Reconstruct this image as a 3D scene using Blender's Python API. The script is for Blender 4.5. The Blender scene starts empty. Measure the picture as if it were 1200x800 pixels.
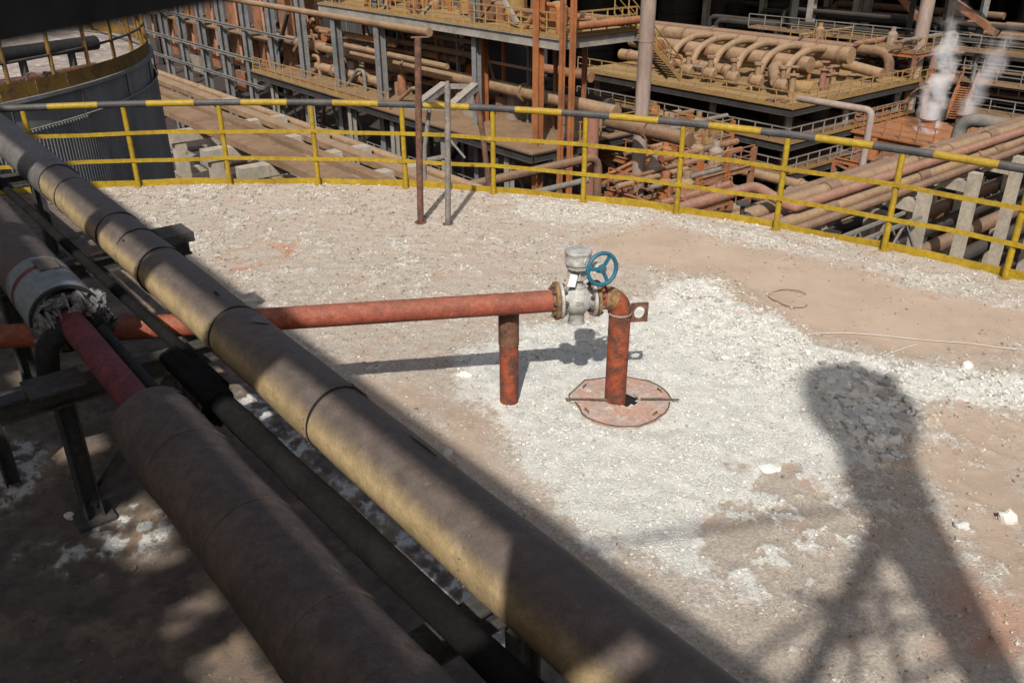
import bpy, bmesh, math, random
import numpy as np
from mathutils import Vector, Matrix, noise as mnoise
random.seed(7); RNG = np.random.default_rng(11)
SC = bpy.context.scene; COL = SC.collection
R = math.radians
# ------------------------------------------------------------------ camera
F_PX, PITCH, ROLL, CAM_H = 1010.0, R(26.43), R(-0.19), 3.11
cam_d = bpy.data.cameras.new('camera'); cam = bpy.data.objects.new('camera', cam_d); COL.objects.link(cam)
cam_d.sensor_width = 36; cam_d.lens = 36 * F_PX / 1200; cam_d.clip_start = 0.05; cam_d.clip_end = 2000
cam.matrix_world = Matrix.Translation((0, 0, CAM_H)) @ Matrix.Rotation(math.pi/2 - PITCH, 4, 'X') @ Matrix.Rotation(ROLL, 4, 'Z')
cam_d.dof.use_dof = True; cam_d.dof.focus_distance = 7.0; cam_d.dof.aperture_fstop = 8.0
SC.camera = cam
# ------------------------------------------------------------------ light
SUN_AZ, SUN_EL = R(8.5), R(44.5)          # light travels toward +Y, a little to the right
wd = bpy.data.worlds.new('World'); SC.world = wd; wd.use_nodes = True
nt = wd.node_tree; sky = nt.nodes.new('ShaderNodeTexSky'); sky.sky_type = 'NISHITA'; sky.sun_disc = False
sky.dust_density = 4.0; sky.ozone_density = .6; sky.sun_elevation = SUN_EL; sky.sun_rotation = math.pi + SUN_AZ
nt.links.new(sky.outputs[0], nt.nodes['Background'].inputs[0]); nt.nodes['Background'].inputs[1].default_value = 0.094
SUN_D = Vector((math.sin(SUN_AZ)*math.cos(SUN_EL), math.cos(SUN_AZ)*math.cos(SUN_EL), -math.sin(SUN_EL)))
sl = bpy.data.lights.new('sun', 'SUN'); sl.energy = 4.6; sl.angle = R(0.8); sl.color = (1, .97, .93)
so = bpy.data.objects.new('sun', sl); COL.objects.link(so)
so.rotation_euler = SUN_D.to_track_quat('-Z', 'Y').to_euler()
SC.view_settings.view_transform = 'Standard'; SC.view_settings.look = 'None'
SC.view_settings.exposure = 0.27; SC.view_settings.gamma = 1; SC.view_settings.use_curve_mapping = False
SC.render.engine = 'CYCLES'; SC.cycles.use_denoising = True; SC.cycles.max_bounces = 6
SC.cycles.volume_bounces = 2; SC.cycles.volume_step_rate = 2.0
# ------------------------------------------------------------------ frames
GRID = R(39.2)                              # the plant's grid is turned against the view
A = Vector((-math.sin(GRID), math.cos(GRID), 0)); B = Vector((math.cos(GRID), math.sin(GRID), 0)); Z = Vector((0, 0, 1))
def W(u, v, z): return B*u + A*v + Z*z
def ray(px, py):
    X0, Y0 = px-600, py-400
    X = X0*math.cos(ROLL) + Y0*math.sin(ROLL); Y = -X0*math.sin(ROLL) + Y0*math.cos(ROLL)
    a, b = X/F_PX, -Y/F_PX; cp, sp = math.cos(PITCH), math.sin(PITCH)
    return Vector((a, cp+b*sp, -sp+b*cp))
C0 = Vector((0, 0, CAM_H))
def atz(px, py, z=0.): d = ray(px, py); return C0 + d*((z-CAM_H)/d.z)
def atu(px, py, u): d = ray(px, py); return C0 + d*(u/d.dot(B))
def atv(px, py, v): d = ray(px, py); return C0 + d*(v/d.dot(A))
def uvz(P): return (P.dot(B), P.dot(A), P.z)
# ------------------------------------------------------------------ mesh builder
class MB:
    def __init__(s): s.v = []; s.f = []
    def add(s, vs, fs):
        o = len(s.v); s.v += [tuple(x) for x in vs]; s.f += [tuple(i+o for i in q) for q in fs]
    def obox(s, c, ex, ey, ez):             # centre, three half-axis vectors
        c = Vector(c); vs = [c+ex*a+ey*b+ez*d for d in (-1, 1) for b in (-1, 1) for a in (-1, 1)]
        s.add(vs, [(0,2,3,1),(4,5,7,6),(0,1,5,4),(2,6,7,3),(0,4,6,2),(1,3,7,5)]); return s
    def gbox(s, u0, u1, v0, v1, z0, z1):    # box along the plant grid
        return s.obox(W((u0+u1)/2, (v0+v1)/2, (z0+z1)/2), B*(abs(u1-u0)/2), A*(abs(v1-v0)/2), Z*(abs(z1-z0)/2))
    def bar(s, p, q, w, h, up=Z):           # rectangular bar between two points
        p, q = Vector(p), Vector(q); d = (q-p); L = d.length; d.normalize()
        x = d.cross(up)
        if x.length < 1e-4: x = d.cross(Vector((1, 0, 0)))
        x.normalize(); y = x.cross(d)
        return s.obox((p+q)/2, x*(w/2), d*(L/2), y*(h/2))
    def ibar(s, p, q, w, h, t=.03, up=Z):   # I or H section
        p, q = Vector(p), Vector(q); d = (q-p); L = d.length; d.normalize()
        x = d.cross(up)
        if x.length < 1e-4: x = d.cross(A)
        x.normalize(); y = x.cross(d); c = (p+q)/2
        s.obox(c+y*(h/2-t/2), x*(w/2), d*(L/2), y*(t/2)); s.obox(c-y*(h/2-t/2), x*(w/2), d*(L/2), y*(t/2))
        return s.obox(c, x*(t/2), d*(L/2), y*(h/2-t-.001))
    def tube(s, pts, r, n=12, caps=True, flat=None):
        pts = [Vector(p) for p in pts]; m = len(pts); rs = r if isinstance(r, (list, tuple)) else [r]*m
        t0 = (pts[1]-pts[0]).normalized(); x = t0.cross(Z)
        if x.length < 1e-3: x = t0.cross(Vector((0, 1, 0)))
        x.normalize(); vs = []
        for i, p in enumerate(pts):
            t = (pts[min(i+1, m-1)]-pts[max(i-1, 0)]).normalized()
            x = (x - t*x.dot(t)).normalized(); y = t.cross(x)
            sc = 1.
            if 0 < i < m-1:
                ca = (pts[i]-pts[i-1]).normalized().dot(t); sc = 1/max(ca, .5)
            for k in range(n):
                a = 2*math.pi*k/n; vs.append(p + (x*math.cos(a)+y*math.sin(a))*rs[i])
        fs = [(i*n+k, i*n+(k+1) % n, (i+1)*n+(k+1) % n, (i+1)*n+k) for i in range(m-1) for k in range(n)]
        if caps: fs += [tuple(range(n-1, -1, -1)), tuple((m-1)*n+k for k in range(n))]
        s.add(vs, fs); return s
    def lathe(s, prof, o, ax=Z, n=24, caps=True):   # profile of (radius, distance along axis)
        o, ax = Vector(o), Vector(ax).normalized(); x = ax.cross(Z)
        if x.length < 1e-3: x = Vector((1, 0, 0))
        x.normalize(); y = ax.cross(x); m = len(prof)
        vs = [o+ax*z+(x*math.cos(2*math.pi*k/n)+y*math.sin(2*math.pi*k/n))*max(r, 1e-4) for r, z in prof for k in range(n)]
        fs = [(i*n+k, i*n+(k+1) % n, (i+1)*n+(k+1) % n, (i+1)*n+k) for i in range(m-1) for k in range(n)]
        if caps: fs += [tuple(range(n-1, -1, -1)), tuple((m-1)*n+k for k in range(n))]
        s.add(vs, fs); return s
    def prism(s, poly, ez):                 # flat polygon of points, extruded by a vector
        n = len(poly); vs = [Vector(p) for p in poly] + [Vector(p)+ez for p in poly]
        s.add(vs, [tuple(range(n-1, -1, -1)), tuple(range(n, 2*n))] + [(i, (i+1) % n, n+(i+1) % n, n+i) for i in range(n)]); return s
    def build(s, name, mat, parent=None, smooth=True):
        me = bpy.data.meshes.new(name); me.from_pydata(s.v, [], s.f); me.validate()
        bm = bmesh.new(); bm.from_mesh(me); bmesh.ops.recalc_face_normals(bm, faces=bm.faces); bm.to_mesh(me); bm.free()
        me.materials.append(mat)
        if smooth:
            for p in me.polygons: p.use_smooth = True
            me.set_sharp_from_angle(angle=R(35))
        o = bpy.data.objects.new(name, me); COL.objects.link(o)
        if parent: put(o, parent)
        return o
WM = {}
def put(o, parent, basis=None):            # meshes hold world coordinates; the inverse keeps them there
    basis = basis or Matrix()
    o.parent = parent
    o.matrix_parent_inverse = WM.get(parent.name, Matrix.Translation(parent.location)).inverted()
    o.matrix_basis = basis; WM[o.name] = basis
def tag(o, label, cat, group=None, kind=None):
    if label: o['label'] = label
    if cat: o['category'] = cat
    if group: o['group'] = group
    if kind: o['kind'] = kind
    return o
def thing(name, label, cat, loc, group=None):
    o = bpy.data.objects.new(name, None); COL.objects.link(o); o.location = loc; o.empty_display_size = .2
    return tag(o, label, cat, group)
def share(name, src, basis, parent):       # a copy that shares its mesh, moved by a matrix
    o = bpy.data.objects.new(name, src.data); COL.objects.link(o)
    if parent: put(o, parent, basis)
    else: o.matrix_basis = basis
    return o
def path(pts, rad, k=5):
    pts = [Vector(p) for p in pts]; out = [pts[0]]
    for a, b, c in zip(pts, pts[1:], pts[2:]):
        d1, d2 = (a-b), (c-b); l = min(rad, d1.length*.49, d2.length*.49)
        p0, p2 = b+d1.normalized()*l, b+d2.normalized()*l
        for i in range(k+1):
            t = i/k; out.append(p0*(1-t)**2 + b*2*t*(1-t) + p2*t*t)
    out.append(pts[-1]); return out
# ------------------------------------------------------------------ materials
def mat(name, c1, c2=None, scale=3., lo=.4, hi=.65, rough=.75, metal=0., bump=.15, bscale=40., dust=0., dustn=1., dustc=(.21,.145,.09), stretch=None, c3=None, c3scale=9., c3lo=.58, c3hi=.68, spec=.3, grain=0., splash=0., splashc=(.34,.31,.27)):
    m = bpy.data.materials.new(name); m.use_nodes = True; t = m.node_tree; N, L = t.nodes, t.links
    bs = N['Principled BSDF']; bs.inputs['Roughness'].default_value = rough; bs.inputs['Metallic'].default_value = metal
    bs.inputs['Specular IOR Level'].default_value = spec
    geo = N.new('ShaderNodeNewGeometry'); pos = geo.outputs['Position']
    if stretch:
        mp = N.new('ShaderNodeMapping'); mp.inputs['Scale'].default_value = stretch; L.new(pos, mp.inputs[0]); pos = mp.outputs[0]
    def noise(sc, det=6, rgh=.6):
        n = N.new('ShaderNodeTexNoise'); n.inputs['Scale'].default_value = sc; n.inputs['Detail'].default_value = det
        n.inputs['Roughness'].default_value = rgh; L.new(pos, n.inputs['Vector']); return n.outputs[0]
    def ramp(fac, a, b):
        r = N.new('ShaderNodeMapRange'); r.inputs[1].default_value = a; r.inputs[2].default_value = b; r.interpolation_type = 'SMOOTHSTEP'
        L.new(fac, r.inputs[0]); return r.outputs[0]
    def mix(fac, ca, cb, mode='MIX'):
        x = N.new('ShaderNodeMix'); x.data_type = 'RGBA'; x.blend_type = mode
        if isinstance(fac, float): x.inputs[0].default_value = fac
        else: L.new(fac, x.inputs[0])
        for i, c in ((6, ca), (7, cb)):
            if isinstance(c, tuple): x.inputs[i].default_value = c+(1,) if len(c) == 3 else c
            else: L.new(c, x.inputs[i])
        return x.outputs[2]
    col = mix(ramp(noise(scale), lo, hi), c1, c2 or tuple(x*.7 for x in c1))
    if c3: col = mix(ramp(noise(c3scale, 8, .7), c3lo, c3hi), col, c3)
    if dust:
        sp = N.new('ShaderNodeSeparateXYZ'); L.new(geo.outputs['Normal'], sp.inputs[0])
        up = ramp(sp.outputs[2], .15, .75); nd = ramp(noise(scale*2.3+1, 7, .7), .62-dust*.45, .82-dust*.45)
        a = N.new('ShaderNodeMath'); a.operation = 'MAXIMUM'
        b1 = N.new('ShaderNodeMath'); b1.operation = 'MULTIPLY'; L.new(up, b1.inputs[0]); b1.inputs[1].default_value = min(1, dust*1.2)
        b2 = N.new('ShaderNodeMath'); b2.operation = 'MULTIPLY'; L.new(nd, b2.inputs[0]); b2.inputs[1].default_value = dust*.8*dustn
        L.new(b1.outputs[0], a.inputs[0]); L.new(b2.outputs[0], a.inputs[1]); col = mix(a.outputs[0], col, dustc)
    v = mix(ramp(noise(scale*7, 5, .7), .3, .7), (.82,.82,.82), (1.12,1.12,1.12)); col = mix(1.0, col, v, 'MULTIPLY')
    if splash:
        col = mix(ramp(noise(5.5, 12, .78), .66-splash*.16, .74-splash*.10), col, splashc)
        col = mix(ramp(noise(31, 6, .8), .70-splash*.12, .76-splash*.12), col, splashc)
    if grain:
        g_ = mix(ramp(noise(120, 4, .8), .30, .62), (1-grain,1-grain,1-grain), (1+grain*.5,1+grain*.5,1+grain*.5)); col = mix(1.0, col, g_, 'MULTIPLY')
        g_ = mix(ramp(noise(17, 8, .75), .35, .65), (1-grain*.7,1-grain*.75,1-grain*.8), (1+grain*.4,1+grain*.4,1+grain*.4)); col = mix(1.0, col, g_, 'MULTIPLY')
    L.new(col, bs.inputs['Base Color'])
    if bump:
        bp = N.new('ShaderNodeBump'); bp.inputs['Strength'].default_value = bump; bp.inputs['Distance'].default_value = .02
        L.new(noise(bscale, 6, .65), bp.inputs['Height']); L.new(bp.outputs[0], bs.inputs['Normal'])
    return m
DUST = (.34,.235,.15)
M = {}
M['yellow'] = mat('yellow_rail_paint', (.30,.20,.013), (.25,.16,.013), 2.5, c3=(.13,.075,.03), c3scale=14, c3lo=.62, c3hi=.72, rough=.55, bump=.1, dust=.12, grain=.2, splash=.22, splashc=(.12,.075,.04))
M['rustyellow'] = mat('rusty_yellow_paint', (.17,.095,.014), (.11,.06,.02), 3, rough=.8, c3=(.07,.04,.025), c3scale=9, c3lo=.52, c3hi=.66)
M['lime_cord'] = mat('pale_cord', (.52,.49,.44), (.45,.42,.37), 20, rough=.9)
M['black'] = mat('dark_rail_paint', (.035,.037,.04), (.06,.06,.06), 4, rough=.6, dust=.15)
M['red'] = mat('red_oxide_pipe_paint', (.27,.07,.038), (.20,.055,.034), 5, c3=(.33,.19,.12), c3scale=12, c3lo=.6, c3hi=.75, rough=.7, dust=.16, bump=.25, bscale=60, grain=.3, splash=.2, splashc=(.40,.29,.21))
M['redrust'] = mat('rusty_red_paint', (.26,.06,.025), (.10,.045,.03), 11, .42, .62, c3=(.42,.30,.22), c3scale=28, c3lo=.64, c3hi=.72, rough=.85, bump=.5, bscale=70, grain=.35)
M['rust'] = mat('brown_rust', (.16,.075,.045), (.075,.045,.035), 9, c3=(.30,.22,.17), c3scale=20, c3lo=.62, c3hi=.75, rough=.9, bump=.5, bscale=60, grain=.4)
M['rustflange'] = mat('ochre_rust', (.25,.14,.06), (.10,.055,.03), 25, c3=(.4,.3,.2), c3scale=40, c3lo=.6, c3hi=.7, rough=.9, bump=.4, bscale=90)
M['galv'] = mat('dull_grey_steel', (0.2, 0.185, 0.165), (0.14, 0.125, 0.11), 8, rough=.7, dust=.25, dustc=(.40,.33,.26), bump=.2, grain=.3)
M['castgrey'] = mat('grey_cast_valve_body', (.42,.41,.38), (.30,.29,.27), 22, c3=(.18,.13,.09), c3scale=30, c3lo=.62, c3hi=.74, rough=.6, metal=.25, dust=.12, dustc=(.5,.46,.4), bump=.3, bscale=120, grain=.25, splash=.3, splashc=(.2,.14,.09))
M['blue'] = mat('blue_handwheel_paint', (.012,.11,.17), (.02,.08,.12), 30, rough=.5, bump=.1, dust=.06)
M['white'] = mat('white_tag', (.75,.75,.73), (.6,.6,.58), 30, rough=.6)
M['bolt'] = mat('dark_bolt_steel', (.07,.05,.04), (.15,.10,.07), 40, rough=.8)
M['clad'] = mat('tan_pipe_cladding', (0.4, 0.29, 0.145), (0.32, 0.235, 0.12), 1.6, c3=(.08,.06,.05), c3scale=2.6, c3lo=.58, c3hi=.72, rough=.62, dust=.82, dustn=.2, dustc=(.092,.072,.06), bump=.25, bscale=35, grain=.2, splash=.2, splashc=(.26,.21,.16))  # dark upward layer is grime plus overhead shade put into the colour
M['cladgrey'] = mat('grey_pipe_cladding', (.15,.14,.125), (.10,.095,.085), 3, rough=.6, dust=.3, dustc=(.09,.07,.06), bump=.25, bscale=35, grain=.2, splash=.2, splashc=(.26,.21,.16))
M['cladblue'] = mat('blue_grey_pipe_cladding', (0.19, 0.23, 0.235), (0.14, 0.16, 0.16), 4, c3=(.17,.05,.06), c3scale=2.4, c3lo=.60, c3hi=.70, rough=.6, dust=.34, dustc=(.16,.13,.11), bump=.25, grain=.2, splash=.2, splashc=(.26,.21,.16))
M['cladbrown'] = mat('brown_pipe_cladding', (0.105, 0.074, 0.057), (0.075, 0.056, 0.045), 3, c3=(.13,.048,.03), c3scale=3.4, c3lo=.62, c3hi=.72, rough=.75, dust=.2, dustc=(.10,.08,.066), bump=.4, bscale=30, grain=.25, splash=.28, splashc=(.20,.175,.15))
M['maroon'] = mat('maroon_bare_pipe', (.15,.03,.03), (.10,.025,.028), 9, c3=(.2,.15,.13), c3scale=30, c3lo=.66, c3hi=.74, rough=.75, bump=.4, grain=.4, splash=.3, splashc=(.26,.2,.18))
M['soot'] = mat('sooty_black_pipe', (0.012, 0.0115, 0.011), (0.018, 0.017, 0.016), 6, rough=.85, dust=.08, dustc=(.03,.026,.022), bump=.4, grain=.4, splash=.12, splashc=(.06,.05,.042))
M['blackwrap'] = mat('tarry_black_wrap', (.009,.0088,.0085), (.014,.013,.012), 6, rough=.95, spec=.06, bump=.5)
M['wool'] = mat('torn_grey_insulation_wool', (.22,.21,.195), (.085,.08,.074), 22, rough=1., bump=.8, bscale=80)
M['plate'] = mat('pinkish_dusty_cover_plate', (.40,.25,.185), (.36,.29,.24), 6, c3=(.50,.47,.42), c3scale=11, c3lo=.52, c3hi=.68, rough=.9, bump=.25, bscale=80, grain=.25)
M['hole'] = mat('shaded_hole_lining', (.02,.018,.016), None, 6, rough=1.)  # black colour stands in for the shade inside the hole
M['deckplate'] = mat('dark_chequer_steel', (.06,.055,.05), (.09,.08,.07), 4, rough=.8, dust=.2)
M['darksteel'] = mat('dark_structural_steel', (.035,.035,.034), (.05,.048,.045), 4, rough=.8, dust=.2, dustc=(.1,.08,.06), grain=.4, splash=.2, splashc=(.1,.08,.065))
M['tankwall'] = mat('weathered_grey_tank_cladding', (0.19, 0.19, 0.185), (0.14, 0.14, 0.137), .7, rough=.6, metal=.0, bump=.05, stretch=(1,1,.25))
M['tankroof2'] = mat('dusty_tank_roof', (.26,.21,.17), (.17,.14,.12), 1.2, c3=(.45,.42,.38), c3scale=5, c3lo=.52, c3hi=.66, rough=.95, bump=.6, bscale=12)
# plant colours
M['steelgrey'] = mat('blue_grey_plant_steel', (0.15, 0.155, 0.155), (0.1, 0.105, 0.105), .8, rough=.8, dust=.35, c3=(0.144,0.072,0.036), c3scale=1.3, c3lo=.56, c3hi=.70)
M['steelpale'] = mat('pale_grey_plant_steel', (0.24, 0.22, 0.19), (0.17, 0.155, 0.135), .8, rough=.85, dust=.35, c3=(0.15,0.09,0.054), c3scale=2., c3lo=.6, c3hi=.72)
M['orange'] = mat('orange_rust_plant_steel', (0.29, 0.1, 0.03), (0.19, 0.07, 0.028), .9, rough=.85, dust=.35, dustc=(0.228,0.141,0.078))
M['orangebrown'] = mat('brown_rust_plant_steel', (0.25, 0.095, 0.04), (0.14, 0.065, 0.035), .7, .38, .6, rough=.9, dust=.35, c3=(0.192,0.132,0.09), c3scale=1.7, c3lo=.52, c3hi=.66)
M['yellowdusty'] = mat('dusty_yellow_plant_paint', (0.24, 0.14, 0.035), (0.2, 0.115, 0.04), .9, rough=.8, dust=.45, dustc=(0.24,0.168,0.09))
M['deckdust'] = mat('dust_caked_deck', (0.2, 0.125, 0.07), (0.15, 0.092, 0.052), .5, rough=.95, c3=(0.162,0.108,0.066), c3scale=1.2, c3lo=.58, c3hi=.72, bump=.5, bscale=6)
M['deckyellow'] = mat('yellowish_dusty_deck', (0.25, 0.16, 0.065), (0.19, 0.12, 0.055), .5, rough=.95, c3=(0.18,0.126,0.072), c3scale=1.2, c3lo=.55, c3hi=.7, bump=.5, bscale=6)
M['pipedust'] = mat('dust_caked_pipe', (0.23, 0.138, 0.07), (0.16, 0.094, 0.05), .8, rough=.9, dust=.4, dustc=(0.264,0.192,0.126), c3=(0.12,0.066,0.042), c3scale=1.5, c3lo=.6, c3hi=.72, bump=.4, bscale=10)
M['pipepink'] = mat('pinkish_red_pipe', (0.222,0.102,0.066), (0.18,0.084,0.054), .9, rough=.85, dust=.32, dustc=(0.264,0.18,0.126), bump=.4, bscale=10)
M['pipebrown'] = mat('brown_pipe', (0.15, 0.078, 0.043), (0.1, 0.055, 0.033), .9, rough=.9, dust=.4, dustc=(0.228,0.162,0.108), bump=.4, bscale=10)
M['pipegrey'] = mat('grey_metal_pipe', (0.17, 0.16, 0.145), (0.12, 0.115, 0.105), .9, rough=.7, dust=.3)
M['concrete'] = mat('pale_concrete', (0.33, 0.285, 0.22), (0.25, 0.215, 0.165), .9, rough=.95, c3=(0.15,0.114,0.084), c3scale=2.2, c3lo=.58, c3hi=.72, bump=.3, bscale=12)
M['stackwhite'] = mat('pale_pink_white_pipe', (0.26, 0.2, 0.165), (0.2, 0.145, 0.115), .6, rough=.85, c3=(0.18,0.12,0.084), c3scale=2.5, c3lo=.6, c3hi=.75, stretch=(1,1,.3))
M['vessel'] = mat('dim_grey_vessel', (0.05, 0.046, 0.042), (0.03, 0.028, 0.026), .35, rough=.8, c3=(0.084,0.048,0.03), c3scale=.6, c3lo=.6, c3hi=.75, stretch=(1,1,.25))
M['voidsteel'] = mat('shade_dark_plant_steel', (0.03,0.027,0.024), (0.018,0.0168,0.0156), .6, rough=.95, dust=.25, dustc=(0.096,0.066,0.045))  # near-black colour stands in for deep shade inside the plant
M['green'] = mat('green_machine_paint', (0.009,0.066,0.036), (0.018,0.042,0.03), 2, rough=.6, dust=.3)
M['bluepump'] = mat('blue_machine_paint', (0.012,0.096,0.18), None, 2, rough=.6, dust=.2)
M['ground'] = mat('dark_red_mud_ground', (0.051,0.036,0.027), (0.036,0.027,0.0228), .15, rough=1., bump=.5, bscale=3, c3=(0.096,0.066,0.048), c3scale=.4)
M['insulgrey'] = mat('dusty_grey_lagging', (0.24,0.198,0.168), (0.18,0.144,0.12), .9, rough=.95, dust=.4, bump=.5, bscale=4)
# ------------------------------------------------------------------ tank roof with dust, lime crust and rubble
TC, TR = Vector((-3.26, -0.553, 0)), 11.35
def g2(px, py): p = atz(px, py); return (p.x, p.y)
def poly(pts): return np.array([g2(*p) for p in pts])
def sdf(P, poly_):                          # signed distance, negative inside
    d = np.full(len(P), 1e9); ins = np.zeros(len(P), bool); n = len(poly_)
    for i in range(n):
        a, b = poly_[i], poly_[(i+1) % n]; e = b-a; w = P-a
        t = np.clip((w@e)/(e@e), 0, 1)[:, None]; q = w-e*t; d = np.minimum(d, (q*q).sum(1))
        c = (a[1] > P[:, 1]) != (b[1] > P[:, 1])
        with np.errstate(divide='ignore', invalid='ignore'):
            ins ^= c & (P[:, 0] < (b[0]-a[0])*(P[:, 1]-a[1])/(b[1]-a[1]+1e-12)+a[0])
    d = np.sqrt(d); return np.where(ins, -d, d)
_perm = RNG.random((256, 256))
def vnoise(P, s):
    Q = P*s+37.3; i = np.floor(Q).astype(int); f = Q-i; f = f*f*(3-2*f); i &= 255; j = (i+1) & 255
    a, b = _perm[i[:, 0], i[:, 1]], _perm[j[:, 0], i[:, 1]]; c, d = _perm[i[:, 0], j[:, 1]], _perm[j[:, 0], j[:, 1]]
    return (a*(1-f[:, 0])+b*f[:, 0])*(1-f[:, 1])+(c*(1-f[:, 0])+d*f[:, 0])*f[:, 1]
def fbm(P, s, o=5):
    t, a, w = 0, 1., 0
    for k in range(o): t = t+a*vnoise(P+k*5.17, s*2.03**k); w += a; a *= .55
    return t/w
def sstep(x, a, b): t = np.clip((x-a)/(b-a), 0, 1); return t*t*(3-2*t)
PL_WHITE = poly([(500,470),(560,400),(640,372),(760,345),(830,330),(900,360),(965,408),(1090,425),(1210,440),(1210,490),(1090,478),(1010,560),(905,600),(870,640),(930,700),(880,720),(800,690),(700,640),(600,560)])
PL_BARE = poly([(690,283),(760,268),(830,282),(900,296),(1000,318),(1110,350),(1210,375),(1210,432),(1080,418),(965,398),(880,350),(830,328),(750,310)])
PL_BARE2 = poly([(1040,520),(1110,478),(1210,482),(1210,720),(1120,640)])
PL_BARE4 = poly([(430,440),(520,445),(590,470),(610,560),(640,590),(600,600),(520,540),(450,480)])
PL_BARE3 = poly([(820,600),(900,560),(1000,560),(1010,640),(900,690),(850,680)])
PL_RIM = poly([(600,228),(700,240),(800,256),(900,274),(1000,300),(1100,322),(1210,350),(1210,370),(1090,338),(990,312),(880,290),(770,266),(690,262),(600,258)])
PL_RUB = poly([(770,330),(840,322),(900,352),(965,405),(1080,428),(1210,440),(1210,470),(1090,476),(1075,520),(1040,560),(1000,545),(960,480),(900,440),(820,400)])
PL_HEAP = poly([(945,436),(1000,425),(1070,450),(1090,500),(1070,545),(1030,560),(985,530),(960,480)])
PL_ORANGE = poly([(275,290),(320,280),(345,292),(320,312),(270,314)])
PL_LIME1 = poly([(-20,520),(40,520),(60,560),(20,600),(-30,610)])
PL_LIME2 = poly([(10,650),(90,620),(170,575),(225,575),(215,640),(150,670),(60,680)])
PL_SUNSTRIP = poly([(285,455),(330,480),(420,570),(520,660),(640,770),(660,800),(600,800),(480,660),(380,570),(285,490)])  # sunlit strip between the pipes, its brightness painted as pale ground
PL_BRUISE = poly([(1110,700),(1150,690),(1205,720),(1205,770),(1150,760)])
P1U = 1.51
def fields(P):
    n1 = fbm(P, 1.1); n2 = fbm(P+11, 4.5); n3 = fbm(P+23, 15); wob = (n1-.5)*1.0+(n2-.5)*.8+(n3-.5)*.35
    def m(pl, w=.25, k=.75): return 1-sstep(sdf(P, pl)+wob*k, -w, w)
    uu = P[:, 0]*B.x+P[:, 1]*B.y
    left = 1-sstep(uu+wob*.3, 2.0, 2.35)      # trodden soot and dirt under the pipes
    white = np.maximum.reduce([m(PL_WHITE, .3, .6), .5*m(PL_RIM, .12, .3), m(PL_RUB, .12, .35)])
    white = white*(1-.8*m(PL_BARE, .3, .7)); white = np.maximum(white, .5*sstep(.4*n2+.6*n3, .50, .62)*(1-.9*m(PL_BARE, .2, .5)))*(1-.2*sstep(fbm(P+51, 2.1), .50, .62))
    white = np.maximum(white, .45*sstep(n2, .5, .7)*(1-m(PL_BARE, .1, .3)))
    patch = sstep(.6*n2+.4*n3, .44, .58)
    white = white*(1-.6*m(PL_BARE4, .3, .8))
    white = np.where(m(PL_BARE2, .2) > .3, np.minimum(white, .45*patch), white)
    white = white*(1-m(PL_BARE3, .25))+m(PL_BARE3, .25)*.8*sstep(.5*n2+.5*n3, .50, .58)
    lime = np.maximum.reduce([.8*m(PL_LIME1, .15, .4)*sstep(n3, .35, .6), .8*m(PL_LIME2, .12, .5)*sstep(.5*n2+.5*n3, .45, .6), .75*m(PL_SUNSTRIP, .1, .3)*sstep(n3, .32, .6)])  # last term paints the sunlit strip pale
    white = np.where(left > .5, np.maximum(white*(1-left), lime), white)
    gravel = np.clip(1-m(PL_BARE, .25, .6)-m(PL_BARE2, .3, .7)*.7-.6*m(PL_BARE4, .3, .8), 0, 1)*(1-left*.3)
    gravel = np.maximum(gravel, white)
    orange = m(PL_ORANGE, .18, .6)*sstep(n2, .4, .62)+.5*m(PL_BRUISE, .12, .4)
    rub = np.maximum(.62*m(PL_RUB, .22, .55)*sstep(n2+.25*n3, .34, .6), m(PL_HEAP, .12, .3))*(1-left)
    return white, gravel, orange, left*(1-lime), rub, n2, n3
def grid_mesh(name, rr, aa, mat_, detailed=True):
    nr, na = len(rr), len(aa); g, h_ = np.meshgrid(rr, aa, indexing='ij')
    X = TC.x+g*np.cos(h_); Y = TC.y+g*np.sin(h_); P = np.c_[X.ravel(), Y.ravel()]
    me = bpy.data.meshes.new(name)
    if detailed:
        w, gr, og, lf, rb, n2, n3 = fields(P)
        z = .012*gr*(n3-.5)*2+.012*w*n2+.035*rb*fbm(P+3, 9, 4)+.05*sstep(rb, .6, 1.)*fbm(P+7, 5, 3)+.004*(fbm(P+9, 40, 2)-.5)*(.3+gr*1.6)
    else:
        w = gr = og = np.zeros(len(P)); lf = np.ones(len(P)); z = np.zeros(len(P))
    me.vertices.add(len(P)); me.vertices.foreach_set('co', np.c_[P, z].astype(np.float32).ravel())
    i = (np.arange(nr-1)[:, None]*na+np.arange(na-1)[None, :]).ravel(); i = i[np.hypot(P[i, 0]-.80, P[i, 1]-5.285) > .088]; q = np.c_[i, i+na, i+na+1, i+1]
    me.loops.add(q.size); me.loops.foreach_set('vertex_index', q.ravel().astype(np.int32))
    me.polygons.add(len(q)); me.polygons.foreach_set('loop_start', np.arange(0, q.size, 4, dtype=np.int32))
    me.polygons.foreach_set('use_smooth', np.ones(len(q), bool)); me.update(calc_edges=True)
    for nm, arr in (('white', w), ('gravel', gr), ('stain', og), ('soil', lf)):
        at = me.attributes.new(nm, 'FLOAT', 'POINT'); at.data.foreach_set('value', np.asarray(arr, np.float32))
    me.materials.append(mat_); o = bpy.data.objects.new(name, me); COL.objects.link(o); return o
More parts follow.
